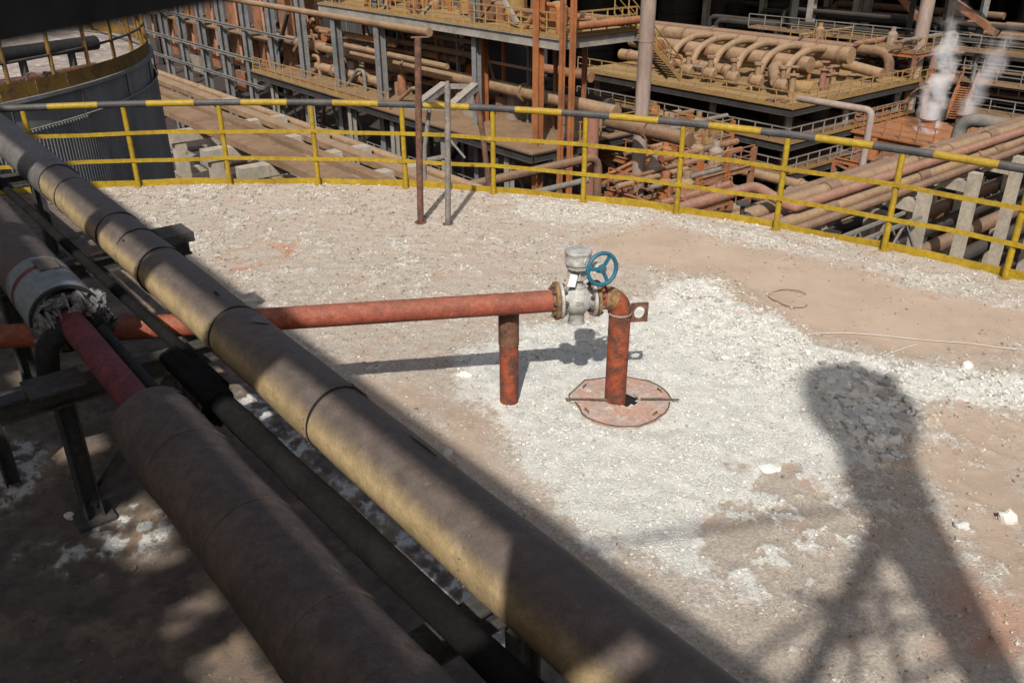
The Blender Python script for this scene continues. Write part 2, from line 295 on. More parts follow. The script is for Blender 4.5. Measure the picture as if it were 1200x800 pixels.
def roof_material():
    m = bpy.data.materials.new('tank_roof_dust_and_lime'); m.use_nodes = True; t = m.node_tree; N, L = t.nodes, t.links
    bs = N['Principled BSDF']; bs.inputs['Roughness'].default_value = .95; bs.inputs['Specular IOR Level'].default_value = .15
    pos = N.new('ShaderNodeNewGeometry').outputs['Position']
    def at(n): a = N.new('ShaderNodeAttribute'); a.attribute_name = n; return a.outputs['Fac']
    def noise(sc, det=6, rgh=.65): n = N.new('ShaderNodeTexNoise'); n.inputs['Scale'].default_value = sc; n.inputs['Detail'].default_value = det; n.inputs['Roughness'].default_value = rgh; L.new(pos, n.inputs['Vector']); return n.outputs[0]
    def rmp(f, a, b): r = N.new('ShaderNodeMapRange'); r.inputs[1].default_value = a; r.inputs[2].default_value = b; r.interpolation_type = 'SMOOTHSTEP'; L.new(f, r.inputs[0]); return r.outputs[0]
    def mth(op, a, b):
        x = N.new('ShaderNodeMath'); x.operation = op
        for i, c in enumerate((a, b)):
            if isinstance(c, (int, float)): x.inputs[i].default_value = c
            else: L.new(c, x.inputs[i])
        return x.outputs[0]
    def mix(f, a, b, mode='MIX'):
        x = N.new('ShaderNodeMix'); x.data_type = 'RGBA'; x.blend_type = mode
        if isinstance(f, float): x.inputs[0].default_value = f
        else: L.new(f, x.inputs[0])
        for i, c in ((6, a), (7, b)):
            if isinstance(c, tuple): x.inputs[i].default_value = c+(1,)
            else: L.new(c, x.inputs[i])
        return x.outputs[2]
    bare = mix(rmp(noise(1.3), .35, .65), (.41,.315,.235), (.35,.265,.195))
    bare = mix(rmp(noise(8, 8, .7), .52, .8), bare, (.43,.345,.265))
    bare = mix(rmp(noise(2.7, 8, .7), .58, .72), bare, (.30,.205,.145))
    gravel = mix(rmp(noise(45, 5, .8), .35, .65), (.33,.27,.205), (.51,.45,.375))
    gravel = mix(rmp(noise(3.2, 8), .5, .7), gravel, (.41,.30,.225))
    lime = mix(rmp(noise(60, 6, .8), .35, .6), (.56,.54,.475), (.70,.68,.61))
    lime = mix(rmp(noise(5, 8, .7), .52, .7), lime, (.62,.57,.49))
    def crack(sc, w_):
        vo = N.new('ShaderNodeTexVoronoi'); vo.feature = 'DISTANCE_TO_EDGE'; vo.inputs['Scale'].default_value = sc
        ad = N.new('ShaderNodeVectorMath'); ad.operation = 'ADD'; nn = N.new('ShaderNodeTexNoise'); nn.inputs['Scale'].default_value = sc*.7; nn.inputs['Detail'].default_value = 4; L.new(pos, nn.inputs['Vector'])
        sc_ = N.new('ShaderNodeVectorMath'); sc_.operation = 'SCALE'; sc_.inputs['Scale'].default_value = 1.2/sc; L.new(nn.outputs['Color'], sc_.inputs[0]); L.new(pos, ad.inputs[0]); L.new(sc_.outputs[0], ad.inputs[1]); L.new(ad.outputs[0], vo.inputs['Vector'])
        return rmp(vo.outputs['Distance'], .0, w_)
    ck = mth('MULTIPLY', mth('MAXIMUM', crack(26, .11), rmp(noise(4.1, 6), .44, .56)), mth('MAXIMUM', crack(55, .12), rmp(noise(6.3, 6), .40, .56)))
    gf = rmp(mth('ADD', at('gravel'), mth('MULTIPLY', mth('SUBTRACT', noise(20, 6, .8), .5), 1.5)), .35, .8)
    wf = rmp(mth('ADD', at('white'), mth('MULTIPLY', mth('SUBTRACT', noise(14, 7, .8), .5), 1.6)), .35, .75)
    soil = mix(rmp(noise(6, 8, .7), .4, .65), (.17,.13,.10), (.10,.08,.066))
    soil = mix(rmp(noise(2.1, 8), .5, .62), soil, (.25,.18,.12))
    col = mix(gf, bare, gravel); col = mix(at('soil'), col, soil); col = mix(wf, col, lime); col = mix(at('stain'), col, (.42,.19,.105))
    col = mix(rmp(noise(110, 4, .8), .28, .42), mix(1.0, col, (.62,.58,.54), 'MULTIPLY'), col)
    L.new(col, bs.inputs['Base Color'])
    hgt = mth('ADD', mth('MULTIPLY', noise(60, 6, .8), mth('ADD', mth('MULTIPLY', at('gravel'), .9), .2)), mth('MULTIPLY', noise(160, 3, .8), .4)); hgt = mth('ADD', hgt, mth('MULTIPLY', mth('MULTIPLY', ck, at('white')), .55))
    bp = N.new('ShaderNodeBump'); bp.inputs['Strength'].default_value = .9; bp.inputs['Distance'].default_value = .014; L.new(hgt, bp.inputs['Height']); L.new(bp.outputs[0], bs.inputs['Normal'])
    return m
M['roof'] = roof_material()
RIM = TR+.06
rr = np.concatenate([np.linspace(.3, 3.2, 40), np.arange(3.2, RIM, .026)]); rr = np.append(rr[:-1], RIM)
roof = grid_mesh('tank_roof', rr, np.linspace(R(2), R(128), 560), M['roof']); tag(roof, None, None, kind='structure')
rest = grid_mesh('roof_plate', np.linspace(0, RIM, 20), np.linspace(R(128), R(362), 90), M['roof'], False); put(rest, roof)
m = MB(); n = 160
m.add([(TC.x+r_*math.cos(2*math.pi*k/n), TC.y+r_*math.sin(2*math.pi*k/n), z_) for r_, z_ in ((RIM, -.004), (RIM, -.05), (RIM-.05, -.05), (RIM-.05, -17)) for k in range(n)],
      [(i*n+k, i*n+(k+1) % n, (i+1)*n+(k+1) % n, (i+1)*n+k) for i in range(3) for k in range(n)])
m.build('tank_shell', M['tankwall'], roof)
# loose grit and rubble
def rocks(name, P, size, base, mat_, cols, sink=.35):
    base = np.array(base[0], float), np.array(base[1], int)
    n, k = len(P), len(base[0]); V = base[0][None]*(1+.7*(RNG.random((n, k, 1))-.5))+.22*(RNG.random((n, k, 3))-.5)
    V = V*size[:, None, None]*(0.7+.6*RNG.random((n, 1, 3)))*np.array([1, 1, .9])
    a = RNG.random(n)*6.283; c, s_ = np.cos(a)[:, None], np.sin(a)[:, None]
    X = V[:, :, 0]*c-V[:, :, 1]*s_; Y = V[:, :, 0]*s_+V[:, :, 1]*c
    V = np.stack([X+P[:, :1], Y+P[:, 1:2], V[:, :, 2]+(P[:, 2]+size*sink)[:, None]], 2)
    Fc = base[1][None]+(np.arange(n)*k)[:, None, None]; Fc = Fc.reshape(-1, 3)
    me = bpy.data.meshes.new(name); me.vertices.add(n*k); me.vertices.foreach_set('co', V.astype(np.float32).ravel())
    me.loops.add(Fc.size); me.loops.foreach_set('vertex_index', Fc.ravel().astype(np.int32))
    me.polygons.add(len(Fc)); me.polygons.foreach_set('loop_start', np.arange(0, Fc.size, 3, dtype=np.int32)); me.update(calc_edges=True)
    at = me.attributes.new('tint', 'FLOAT_COLOR', 'POINT'); cc = np.repeat(np.c_[cols, np.ones(n)], k, 0); at.data.foreach_set('color', cc.astype(np.float32).ravel())
    me.shade_flat(); me.materials.append(mat_); o = bpy.data.objects.new(name, me); COL.objects.link(o); return o
def stone_material():
    m = bpy.data.materials.new('loose_stone'); m.use_nodes = True; t = m.node_tree; bs = t.nodes['Principled BSDF']; bs.inputs['Roughness'].default_value = .95
    bs.inputs['Specular IOR Level'].default_value = .15
    a = t.nodes.new('ShaderNodeAttribute'); a.attribute_name = 'tint'; t.links.new(a.outputs['Color'], bs.inputs['Base Color']); return m
M['stone'] = stone_material()
OCT = ([(1,0,0),(0,1,0),(-1,0,0),(0,-1,0),(0,0,1),(0,0,-.6)], [(0,1,4),(1,2,4),(2,3,4),(3,0,4),(1,0,5),(2,1,5),(3,2,5),(0,3,5)])
def ico():
    b = bmesh.new(); bmesh.ops.create_icosphere(b, subdivisions=1, radius=1); v = [tuple(x.co) for x in b.verts]; f = [tuple(x.index for x in q.verts) for q in b.faces]; b.free(); return v, f
ICO = ico()
BLK = ([(x, y, z*.8) for z in (-.7, .75) for y in (-.8, .8) for x in (-.85, .85)], [(0,2,3),(0,3,1),(4,5,7),(4,7,6),(0,1,5),(0,5,4),(2,6,7),(2,7,3),(0,4,6),(0,6,2),(1,3,7),(1,7,5)])
def sample(n):
    th = R(2)+RNG.random(n)*R(122); r_ = np.sqrt(2.5**2+RNG.random(n)*((RIM-.03)**2-2.5**2))
    P = np.c_[TC.x+r_*np.cos(th), TC.y+r_*np.sin(th)]
    return P[(P[:, 1] > 1.8) & (np.hypot(P[:, 0]-.78, P[:, 1]-5.26) > .14)]
def tint(P, w, gr, og, lf, n):
    v = .62+.30*RNG.random((n, 1)); warm = np.array([[.40,.32,.245]]); lime_ = np.array([[.64,.615,.55]]); pink = np.array([[.44,.31,.23]]); drk = np.array([[.16,.125,.10]])
    k = np.clip(w*1.3, 0, 1)[:, None]; c = warm*(1-k)+lime_*k
    sel = (RNG.random(n) < .2)[:, None]; c = np.where(sel, c*.62, c); c = np.where((RNG.random(n) < .005+.4*og)[:, None], pink, c)
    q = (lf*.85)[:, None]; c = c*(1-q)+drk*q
    return np.clip(c*v, 0, .63)
P = sample(190000); w, gr, og, lf, rb, n2, n3 = fields(P)
keep = RNG.random(len(P)) < np.clip(.05+.45*gr*sstep(n2, .3, .65)+.35*w+.2*rb, 0, 1)*(1-.45*lf)
P, w, gr, og, lf, rb, n2 = [x[keep] for x in (P, w, gr, og, lf, rb, n2)]; n = len(P)
sz = (.004+.010*RNG.random(n)**3+.005*rb*RNG.random(n))*(1+.09*np.clip(P[:, 1]-5, 0, 5))
z = .012*w*n2+.02*rb
tag(rocks('grit', np.c_[P, z], sz, OCT, M['stone'], tint(P, w, gr, og, lf, n)), 'pale grit and fine gravel strewn over the tank roof', 'gravel', kind='stuff')
P = sample(150000); w, gr, og, lf, rb, n2, n3 = fields(P)
keep = RNG.random(len(P)) < np.clip(.03*gr+.05*w*sstep(n2, .4, .6)+1.15*rb*sstep(n2, .25, .45), 0, 1)*(1-.4*lf)
P, w, gr, og, lf, rb, n2 = [x[keep] for x in (P, w, gr, og, lf, rb, n2)]; n = len(P)
sz = .005+.008*RNG.random(n)**2+.03*rb*RNG.random(n)**8+.012*sstep(rb, .65, .9)*RNG.random(n)**3
tag(rocks('rubble', np.c_[P, .012*rb+.030*sstep(rb, .6, 1.)], sz, BLK, M['stone'], tint(P, np.maximum(w, rb*.9), gr, og*.3, lf, n), sink=.3), 'broken lime rubble heaped in a band across the roof', 'rubble', kind='stuff')
def stone(px, py, s, flat, label, col=(.62,.59,.53), seed=0):
    b = bmesh.new(); bmesh.ops.create_icosphere(b, subdivisions=2, radius=1); p = atz(px, py)
    for v in b.verts:
        k = 1+.45*(mnoise.noise(v.co*1.3+Vector((seed*3.1, 0, 0))))+.15*mnoise.noise(v.co*4+Vector((seed, 5, 0)))
        v.co = Vector((v.co.x*k*s, v.co.y*k*s*.75, v.co.z*k*s*flat))+p+Z*(s*flat*.55)
    me = bpy.data.meshes.new('stone'); b.to_mesh(me); b.free(); me.materials.append(mat('lime_stone', col, tuple(x*.85 for x in col), 18, rough=.95, bump=.5, bscale=60))
    o = bpy.data.objects.new('stone', me); COL.objects.link(o); return tag(o, label, 'stone', 'large loose stones on the roof')
stone(1180, 610, .055, .8, 'pale rounded stone on bare dust at the right edge', seed=1)
stone(902, 549, .07, .16, 'flat white flake of lime lying left of the rubble shadow', (.70,.68,.62), seed=2)
stone(525, 532, .036, .8, 'small grey stone beside the long tan pipe', (.45,.43,.40), seed=3)
stone(1031, 524, .062, .95, 'largest angular lump in the shaded rubble heap', seed=4)
stone(1018, 492, .07, .5, 'broad flat lump above the angular one in shaded rubble', seed=5)
stone(1133, 432, .05, .7, 'pale stone at the upper right end of the rubble band', seed=6)
stone(1126, 618, .045, .6, 'grey stone at the right rim of the long shadow', (.5,.48,.44), seed=7)
stone(82, 607, .03, .8, 'lone pale stone on dark dirt under the left pipe', seed=8)
stone(1008, 449, .034, .9, 'brownish stone at the crest of the shaded rubble heap', (.24,.17,.13), seed=9)
stone(1019, 513, .022, .9, 'small dark red-brown stone in the shaded rubble', (.13,.05,.04), seed=10)
stone(866, 366, .06, .22, 'flat pinkish flake among the rubble right of the valve', (.50,.36,.28), seed=11)
stone(545, 441, .05, .5, 'pale chunk just left of the pipe stand', (.66,.63,.56), seed=12)

# ------------------------------------------------------------------ yellow and black railing round our tank
def rim(a, r=TR, z=0.): return Vector((TC.x+r*math.cos(a), TC.y+r*math.sin(a), z))
A0, DA = 1.7015, -.10042
rail = thing('guard_railing', 'yellow and black pipe guard railing round the rubble-covered tank roof', 'railing', rim(A0+DA*4))
m = MB().tube([(0,0,0), (0,0,1.0)], .031, 14).lathe([(.055,0),(.055,.008)], (0,0,0), n=14); post0 = None
for i in range(-3, 13):
    b = Matrix.Translation(rim(A0+DA*i))
    if post0 is None:
        post0 = m.build('post', M['yellow']); put(post0, rail, b)
    else: share('post', post0, b, rail)
for i in range(-6, 25):
    c = A0+DA*i/2; hw = abs(DA)/4
    MB().tube([rim(c+hw*s, z=1.035) for s in (1, .5, 0, -.5, -1)], .039 if i % 2 else .0395, 14).build('rail_band', M['black' if i % 2 == 0 else 'yellow'], rail)
for z_ in (.35, .69):
    m = MB()
    for i in range(-6, 24):
        a, b = A0+DA*i/2, A0+DA*(i+1)/2; dz = .008*math.sin(i*2.1+z_*9)
        m.bar(rim(a, TR-.036, z_+.008*math.sin(i*2.1+z_*9)), rim(b, TR-.036, z_+.008*math.sin((i+1)*2.1+z_*9)), .012, .046)
    m.build('middle_rail', M['yellow'], rail)
m = MB()
for i in range(-12, 49):
    a, b = A0+DA*i/4, A0+DA*(i+1)/4
    w = lambda k: .075+.02*math.sin(k*.9)*math.sin(k*.37)
    P_ = [rim(a, TR+.04, -.03), rim(b, TR+.04, -.03), rim(b, TR+.04+.01*math.sin(i), w(i+1)), rim(a, TR+.04, w(i))]
    m.prism(P_, (rim(a)-TC).normalized()*.012)
m.build('toe_board', M['yellow'], rail)
# ------------------------------------------------------------------ posts standing on the roof
p = atz(493, 261); t = thing('pipe_post', 'thin rusty pipe post standing on the roof before the railing', 'post', p)
MB().tube([p, p+Vector((.03,0,1.0)), p+Vector((.07,0,1.97))], .036, 12).build('pole', M['rust'], t); MB().lathe([(.07,0),(.07,.012)], p, n=12).build('foot_plate', M['rust'], t)
MB().bar(p+Vector((.0,-.0,1.975)), p+Vector((.19,.0,1.98)), .05, .012).build('saddle', M['rust'], t)
q = p+Vector((.19, .0, 2.022))
o = MB().tube([q, q+A*24], .036, 14, caps=False).tube([q, q+A*.04], .044, 14).build('spare_pipe', M['pipedust'])
tag(o, 'slim dusty pipe lying on top of the rusty post, open end toward us', 'pipe')
p = atz(525, 263); t = thing('pipe_post', 'straight grey pipe post on the roof, right of the rusty one', 'post', p)
MB().tube([p, p+Vector((.05,0,1.52))], .032, 12).lathe([(.02,1.52),(.02,1.55)], p+Vector((.05,0,0)), n=8).build('pole', M['galv'], t); MB().lathe([(.06,0),(.06,.012)], p, n=12).build('foot_plate', M['rust'], t)
# pipe trestle frame just beyond the rim
def aty(px, py, y): d = ray(px, py); return C0+d*(y/d.y)
c2 = aty(557, 102, 13.6); c1 = aty(521, 101, 13.6); t = thing('trestle_frame', 'grey channel-steel trestle frame rising behind the grey post', 'frame', c2-Z*4)
e1, e2 = aty(488, 126, 13.1), aty(529, 126, 13.1)
for c, e in ((c1, e1), (c2, e2)):
    MB().bar(c, e, .12, .10).bar(c+Z*.056, e+Z*.056, .14, .012).build('channel_bar', M['galv'], t)
MB().bar(c1, c2, .05, .07).build('tie_bar', M['galv'], t); MB().bar(e1+(e1-e2)*.35, e2+(e2-e1)*.25, .05, .07).build('tie_bar', M['galv'], t)
MB().tube([c2, aty(566, 160, 13.55), aty(574, 225, 13.5), aty(582, 300, 13.4)], .045, 10).build('leg', M['rust'], t)
MB().tube([aty(504, 122, 13.3), aty(498, 170, 13.3), aty(497, 230, 13.3), aty(496, 300, 13.3)], .035, 10).build('leg', M['galv'], t)
MB().bar(aty(520, 155, 13.5), aty(545, 185, 13.5), .03, .03).build('brace', M['galv'], t)
# ------------------------------------------------------------------ red pipe, valve, down pipe
PD9 = R(8.6); D = Vector((math.cos(PD9), math.sin(PD9), 0)); NF = Vector((math.sin(PD9), -math.cos(PD9), 0))
V0 = Vector((.728, 5.285, 0)); ZR = .815; RR = .073; AX = V0+Z*ZR
def onp(s, n=0., z=0.): return AX-D*s+NF*n+Z*z    # s metres left of the down pipe
def flange(r, th, s, mat_, parent, name='flange', r0=.05):
    return MB().lathe([(r0,0),(r-.006,0),(r,.004),(r,th-.004),(r-.006,th),(r0,th)], onp(s), -D, 36).build(name, mat_, parent)
def bolts(s0, s1, parent, rad=.1, n=8, ph=.2):
    src = None
    for k in range(n):
        a = ph+2*math.pi*k/n; c = onp((s0+s1)/2)+(NF*math.cos(a)+Z*math.sin(a))*rad; L = (s1-s0)/2
        b = Matrix.Translation(c) @ (-D).to_track_quat('Z', 'Y').to_matrix().to_4x4()
        if src is None:
            mm = MB().tube([(0,0,-L-.024),(0,0,L+.024)], .0075, 8).lathe([(.0145,-L-.016),(.0145,-L)], (0,0,0), n=6).lathe([(.0145,L),(.0145,L+.014)], (0,0,0), n=6)
            src = mm.build('bolt', M['bolt']); put(src, parent, b)
        else: share('bolt', src, b, parent)
rp = thing('red_pipe', 'long horizontal red-painted pipe running left from the valve under the big pipes', 'pipe', onp(1.5))
MB().tube([onp(.44), onp(1.6), onp(3.0), onp(6.2)], RR, 32).build('pipe_run', M['red'], rp)
flange(.128, .026, .428, M['rustflange'], rp); MB().lathe([(RR,0),(RR+.012,.003),(RR+.012,.012),(RR,.016)], onp(.455), -D, 32).build('weld_collar', M['rustflange'], rp)
va = thing('valve', 'grey flanged ball valve with gearbox and blue handwheel on red pipe', 'valve', onp(.3, 0, -.13))
bd = MB().lathe([(.062,.19),(.066,.205),(.072,.225),(.095,.255),(.101,.285),(.101,.315),(.095,.345),(.072,.378),(.066,.40)], onp(0), -D, 32)
bd.lathe([(.052,-.155),(.052,-.06),(.058,-.05)], onp(.30), Z, 20).lathe([(.058,-.168),(.058,-.155)], onp(.30), Z, 20)
bd.build('body', M['castgrey'], va)
for s in (.40, .178): flange(.124 if s > .3 else .12, .024, s, M['castgrey'], va)
bolts(.40, .454, va, .1); bolts(.152, .202, va, .098, ph=.5)
MB().lathe([(.05,.085),(.05,.10),(.034,.105),(.034,.15),(.062,.155),(.062,.17)], onp(.295), Z, 20).bar(onp(.295,.03,.16), onp(.295,.03,.22), .03, .012, D).bar(onp(.25,0,.15), onp(.25,0,.235), .025, .06, D).bar(onp(.335,0,.15), onp(.335,0,.235), .025, .06, D).build('yoke', M['castgrey'], va)
G = onp(.30, 0, .225)
gb = MB().lathe([(.05,0),(.078,.004),(.08,.03),(.088,.034),(.088,.05),(.085,.055),(.085,.10),(.09,.105),(.09,.118),(.084,.124),(.03,.13),(.0,.131)], G, Z, 32).build('gearbox', M['castgrey'], va)
WN = (NF*1.0+D*.28+Z*.12).normalized(); HC = onp(.175, .14, .262)
MB().tube([G+Z*.06+NF*.02, G+Z*.06+D*.05+NF*.06], .04, 18).lathe([(.03,-.09),(.034,-.03),(.02,-.02),(.02,.0)], HC, WN, 18).build('worm_housing', M['castgrey'], va)
MB().tube([HC-WN*.10, HC+WN*.02], .012, 10).build('shaft', M['bolt'], va)
hw = MB().lathe([(.028,-.012),(.03,.0),(.026,.014),(.012,.016)], HC, WN, 20).build('handwheel', M['blue'], va)
hx = WN.cross(Z).normalized(); hy = hx.cross(WN); ring = [HC+(hx*math.cos(k*math.pi/20)+hy*math.sin(k*math.pi/20))*.103 for k in range(41)]
MB().tube(ring, .0135, 10, caps=False).build('rim', M['blue'], hw)
for a in (0.12, 2.22, 4.31):
    e = hx*math.cos(a)+hy*math.sin(a); MB().bar(HC+e*.02, HC+e*.098, .022, .012, WN).build('spoke', M['blue'], hw)
MB().prism([onp(.385,.075,.13), onp(.335,.08,.125), onp(.318,.07,.20), onp(.36,.065,.212)], NF*.004).build('tag_plate', M['white'], va)
# raised foundry letters on the body
lx = -D
cu = bpy.data.curves.new('cast_mark', 'FONT'); cu.body = 'DN'; cu.size = .034; cu.extrude = .002; cu.align_x = 'CENTER'; cu.align_y = 'CENTER'
ob = bpy.data.objects.new('cast_mark', cu); COL.objects.link(ob)
mw = Matrix.Translation(onp(.30, .1035, .012)) @ Matrix((D, Z, NF)).transposed().to_4x4()
dg = bpy.context.evaluated_depsgraph_get(); me = bpy.data.meshes.new_from_object(ob.evaluated_get(dg)); bpy.data.objects.remove(ob)
me.materials.clear(); me.materials.append(M['galv']); ob = bpy.data.objects.new('cast_mark', me); COL.objects.link(ob); put(ob, va, mw)
dp = thing('down_pipe', 'rusty red down pipe dropping through the round cover plates', 'pipe', V0)
el = [V0+Z*.0, V0+Z*.35, V0+Z*(ZR-.115)]
for k in range(1, 8):
    a = math.pi/2*k/8; el.append(V0+Z*(ZR-.115)+Z*(.115*math.sin(a))-D*(.115*(1-math.cos(a))))
MB().tube([V0-Z*.5, V0+Z*.35, V0+Z*(ZR-.118)], .0745, 32).build('riser', M['redrust'], dp)
MB().tube(el[2:]+[onp(.115)], .0765, 32).build('elbow', M['redrust'], dp); MB().tube([V0+Z*(ZR-.115)+Z*(.115*math.sin(a_))-D*(.115*(1-math.cos(a_))) for a_ in (.95,1.1,1.25,1.4,1.56)], .0785, 32).build('weld_patch', M['rustflange'], dp)
MB().tube([onp(.113), onp(.155)], .0735, 32).build('spool', M['red'], dp)
flange(.122, .026, .151, M['rustflange'], dp)
MB().lathe([(.075,0),(.082,.004),(.082,.012),(.075,.016)], V0+Z*(ZR-.125), Z, 32).build('weld_bead', M['galv'], dp)
bc = V0+Z*.69+D*.135
pts = [bc+D*.055*a+Z*.07*b for a, b in ((-1,-1),(1,-1),(1,1),(-1,1))]
m = MB(); nn = 24; outer = []; inner = []
for k in range(nn):
    a = 2*math.pi*k/nn+math.pi/4; ca, sa = math.cos(a), math.sin(a); q = 1/max(abs(ca), abs(sa))
    outer.append(bc+D*.06*ca*q+Z*.07*sa*q); inner.append(bc+D*.038*ca+Z*.045*sa)
vs = [x+NF*.006 for x in outer]+[x+NF*.006 for x in inner]+[x-NF*.006 for x in outer]+[x-NF*.006 for x in inner]
fs = []
for k in range(nn):
    j = (k+1) % nn; fs += [(k,j,nn+j,nn+k), (2*nn+j,2*nn+k,3*nn+k,3*nn+j), (k,2*nn+k,2*nn+j,j), (nn+k,nn+j,3*nn+j,3*nn+k)]
m.add(vs, fs); m.build('ring_lug', M['rust'], dp)
# pipe stand
sp_ = Vector((-.022, 5.30, 0)); t = thing('pipe_stand', 'short rusty red tube stand propping up the horizontal pipe', 'support', sp_)
MB().tube([sp_-Z*.05, sp_+Z*.47], .066, 24).build('lower_tube', M['redrust'], t)
m = MB(); nn = 28
def cup(k): a = R(120)+R(325)*k/nn; return a
vs = []
for rad in (.071, .063):
    for z_ in (.455, 1):
        for k in range(nn+1):
            a = cup(k); zt = .455 if z_ < 1 else .735-.05*max(0, math.sin(a*1+.6))**3-.02*(mnoise.noise(Vector((a*3, 1, 0))))
            vs.append(sp_+Vector((math.cos(a)*rad, math.sin(a)*rad, zt)))
q = nn+1; fs = []
for k in range(nn): fs += [(k,k+1,q+k+1,q+k), (2*q+k+1,2*q+k,3*q+k,3*q+k+1), (q+k,q+k+1,3*q+k+1,3*q+k), (k+1,k,2*q+k,2*q+k+1)]
fs += [(0,q,3*q,2*q), (nn,2*q+nn,3*q+nn,q+nn)]
m.add(vs, fs); m.build('split_sleeve', M['rust'], t)
# round cover plates
HOLE = Vector((.80, 5.285, 0)); CC = Vector((.775, 5.25, 0))
def half(lo, hi, sq):
    P_ = []
    for k in range(15):
        a = R(lo)+R(hi-lo)*k/14; r_ = .355*sq(a)*(1+.07*mnoise.noise(Vector((math.cos(a)*2.3, math.sin(a)*2.3, 1)))+.03*mnoise.noise(Vector((math.cos(a)*8, math.sin(a)*8, 2)))); P_.append(CC+Vector((math.cos(a)*r_, math.sin(a)*r_, .027)))
    cut = []
    for k in range(9):
        a = R(hi)+R(lo-hi)*k/8; cut.append(HOLE+Vector((math.cos(a)*.098, math.sin(a)*.098, .027)))
    return P_+cut
up_ = half(1, 179.5, lambda a: 1.0 if a < 2.2 else 1.04); lw_ = half(180.5, 359, lambda a: .93 if a < 4.9 else .84+.14*abs(a-5.5))
lw_ = [x-Z*.005-Vector((0,.003,0)) for x in lw_]
for nm, pl, lb in (('cover_plate', up_, 'rear half of the round pinkish cover plate behind the down pipe'), ('cover_plate', lw_, 'front half of the round pinkish cover plate before the down pipe')):
    t = thing(nm, lb, 'cover plate', pl[7]); MB().prism(pl, Z*-.014).build('plate', M['plate'], t, smooth=False)
    for k in (2, 11):
        c = pl[k].lerp(CC+Z*.034, .12); d = (pl[k+1]-pl[k]).normalized()
        MB().tube([c-d*.022, c-d*.02+Z*.014, c+d*.02+Z*.014, c+d*.022], .0055, 6).build('lifting_hook', M['bolt'], t)
    wr = [x+Vector((0,0,.004+.003*math.sin(i*2))) for i, x in enumerate(pl[:15])]; MB().tube(wr, .005, 6).build('edge_wire', M['bolt'], t)
for (x0_, x1_, lb) in ((-.40, -.075, 1), (.13, .40, 1)):
    o = MB().tube([CC+Vector((x0_,.01,.043)), CC+Vector(((x0_+x1_)/2,.004,.046)), CC+Vector((x1_,-.006,.043))], .0065, 8).build('seam_rod', M['bolt']); put(o, t)
rp_ = [atz(*q_)+Z*.012 for q_ in ((942,393),(985,391),(1030,394),(1080,400),(1130,403),(1165,408),(1215,413))]
tag(MB().tube(path(rp_, .2), .0032, 6).build('rope', M['lime_cord']), 'thin pale cord lying across the bare dust at right', 'cord')
rp_ = [atz(*q_)+Z*.01 for q_ in ((1025,422),(1045,414),(1062,408),(1075,405))]; tag(MB().tube(rp_, .003, 6).build('rope', M['lime_cord']), 'short pale cord end beside the rubble at right', 'cord')
wc = atz(925, 351); tag(MB().tube([wc+Vector((.17*math.cos(a)*(1+.1*math.sin(3*a)), .2*math.sin(a), .012+.01*math.sin(2*a))) for a in np.linspace(.4, 5.6, 24)], .0035, 6).build('wire_loop', M['rust']), 'thin bent wire loop on the bare dust', 'wire')
MB().tube([HOLE-Z*.6, HOLE+Z*.012], .107, 28, caps=False).build('pipe_hole', M['hole'], roof)
MB().lathe([(.108,0),(.0,.001)], HOLE-Z*.6, Z, 28).build('hole_bottom', M['hole'], roof)
# ------------------------------------------------------------------ the three pipelines
def axis(a, th, z):
    d = Vector((-math.sin(R(th)), math.cos(R(th)), 0)); return Vector((a, 5, z)), d
def clad(o, d, t0, t1, r, name, mat_, parent, nz=.003, n=44, seed=0, end0=None, end1=None, step=.08, lip=True):
    k = max(2, int(abs(t1-t0)/step)+1); m = MB(); x = d.cross(Z).normalized(); vs = []
    prof = []
    for i in range(k): prof.append((t0+(t1-t0)*i/(k-1), r))
    if lip: prof = [(t0-.001, r-.012)]+prof+[(t1+.001, r-.012)]
    for tt, rad in prof:
        for j in range(n):
            a = 2*math.pi*j/n; e = x*math.cos(a)+Z*math.sin(a); q = o+d*tt
            dn = mnoise.noise(Vector((tt*2.2, math.cos(a)*1.2+seed, math.sin(a)*1.2)))*nz*2+mnoise.noise(Vector((tt*9, math.cos(a)*4+seed, math.sin(a)*4)))*nz*.5
            vs.append(q+e*(rad+dn))
    mm = len(prof); fs = [(i*n+j, i*n+(j+1) % n, (i+1)*n+(j+1) % n, (i+1)*n+j) for i in range(mm-1) for j in range(n)]
    m.add(vs, fs); return m.build(name, mat_, parent)
def tof(px, py, o, d, z): return (atz(px, py, z)-o).dot(d)
o1, d1 = axis(-2.132, 38.6, 1.08)
p1 = thing('lagged_pipe', 'large tan metal-clad pipe running diagonally across the whole picture', 'pipe', Vector((o1.x, o1.y, 0)))
seams = sorted([tof(x, y, o1, d1, 1.2) for x, y in ((52,201),(64,218),(120,259),(148,278),(174,300),(268,370),(379,470),(560,632))]); T_END = 11.
seq = [-6.0]+[-4.4]+seams+[seams[-1]+1.2, T_END]
for i, (a, b) in enumerate(zip(seq, seq[1:])):
    top = i >= len(seq)-3
    clad(o1, d1, a, b+.02, .156+(.003 if i % 2 else 0)+(.012 if top else 0), 'cladding_sheet', M['cladgrey' if top else 'clad'], p1, seed=i*3)
for s in seams[1:]:
    clad(o1, d1, s-.005, s+.005, .1632, 'seam_band', M['soot'], p1, nz=.002, seed=s)
e = o1+d1*(seams[-1]+.55); 
x1 = d1.cross(Z).normalized(); random.seed(9)
rv = MB(); 
for s in seams[:-1]:
    for k in range(16):
        a = R(-30)+R(240)*k/15; q = o1+d1*(s+.03)+(x1*math.cos(a)+Z*math.sin(a))*.1605; rv.lathe([(.0045,0),(.0045,.003),(.002,.005)], q, x1*math.cos(a)+Z*math.sin(a), 6)
rv.build('rivets', M['cladgrey'], p1)['kind'] = 'stuff'
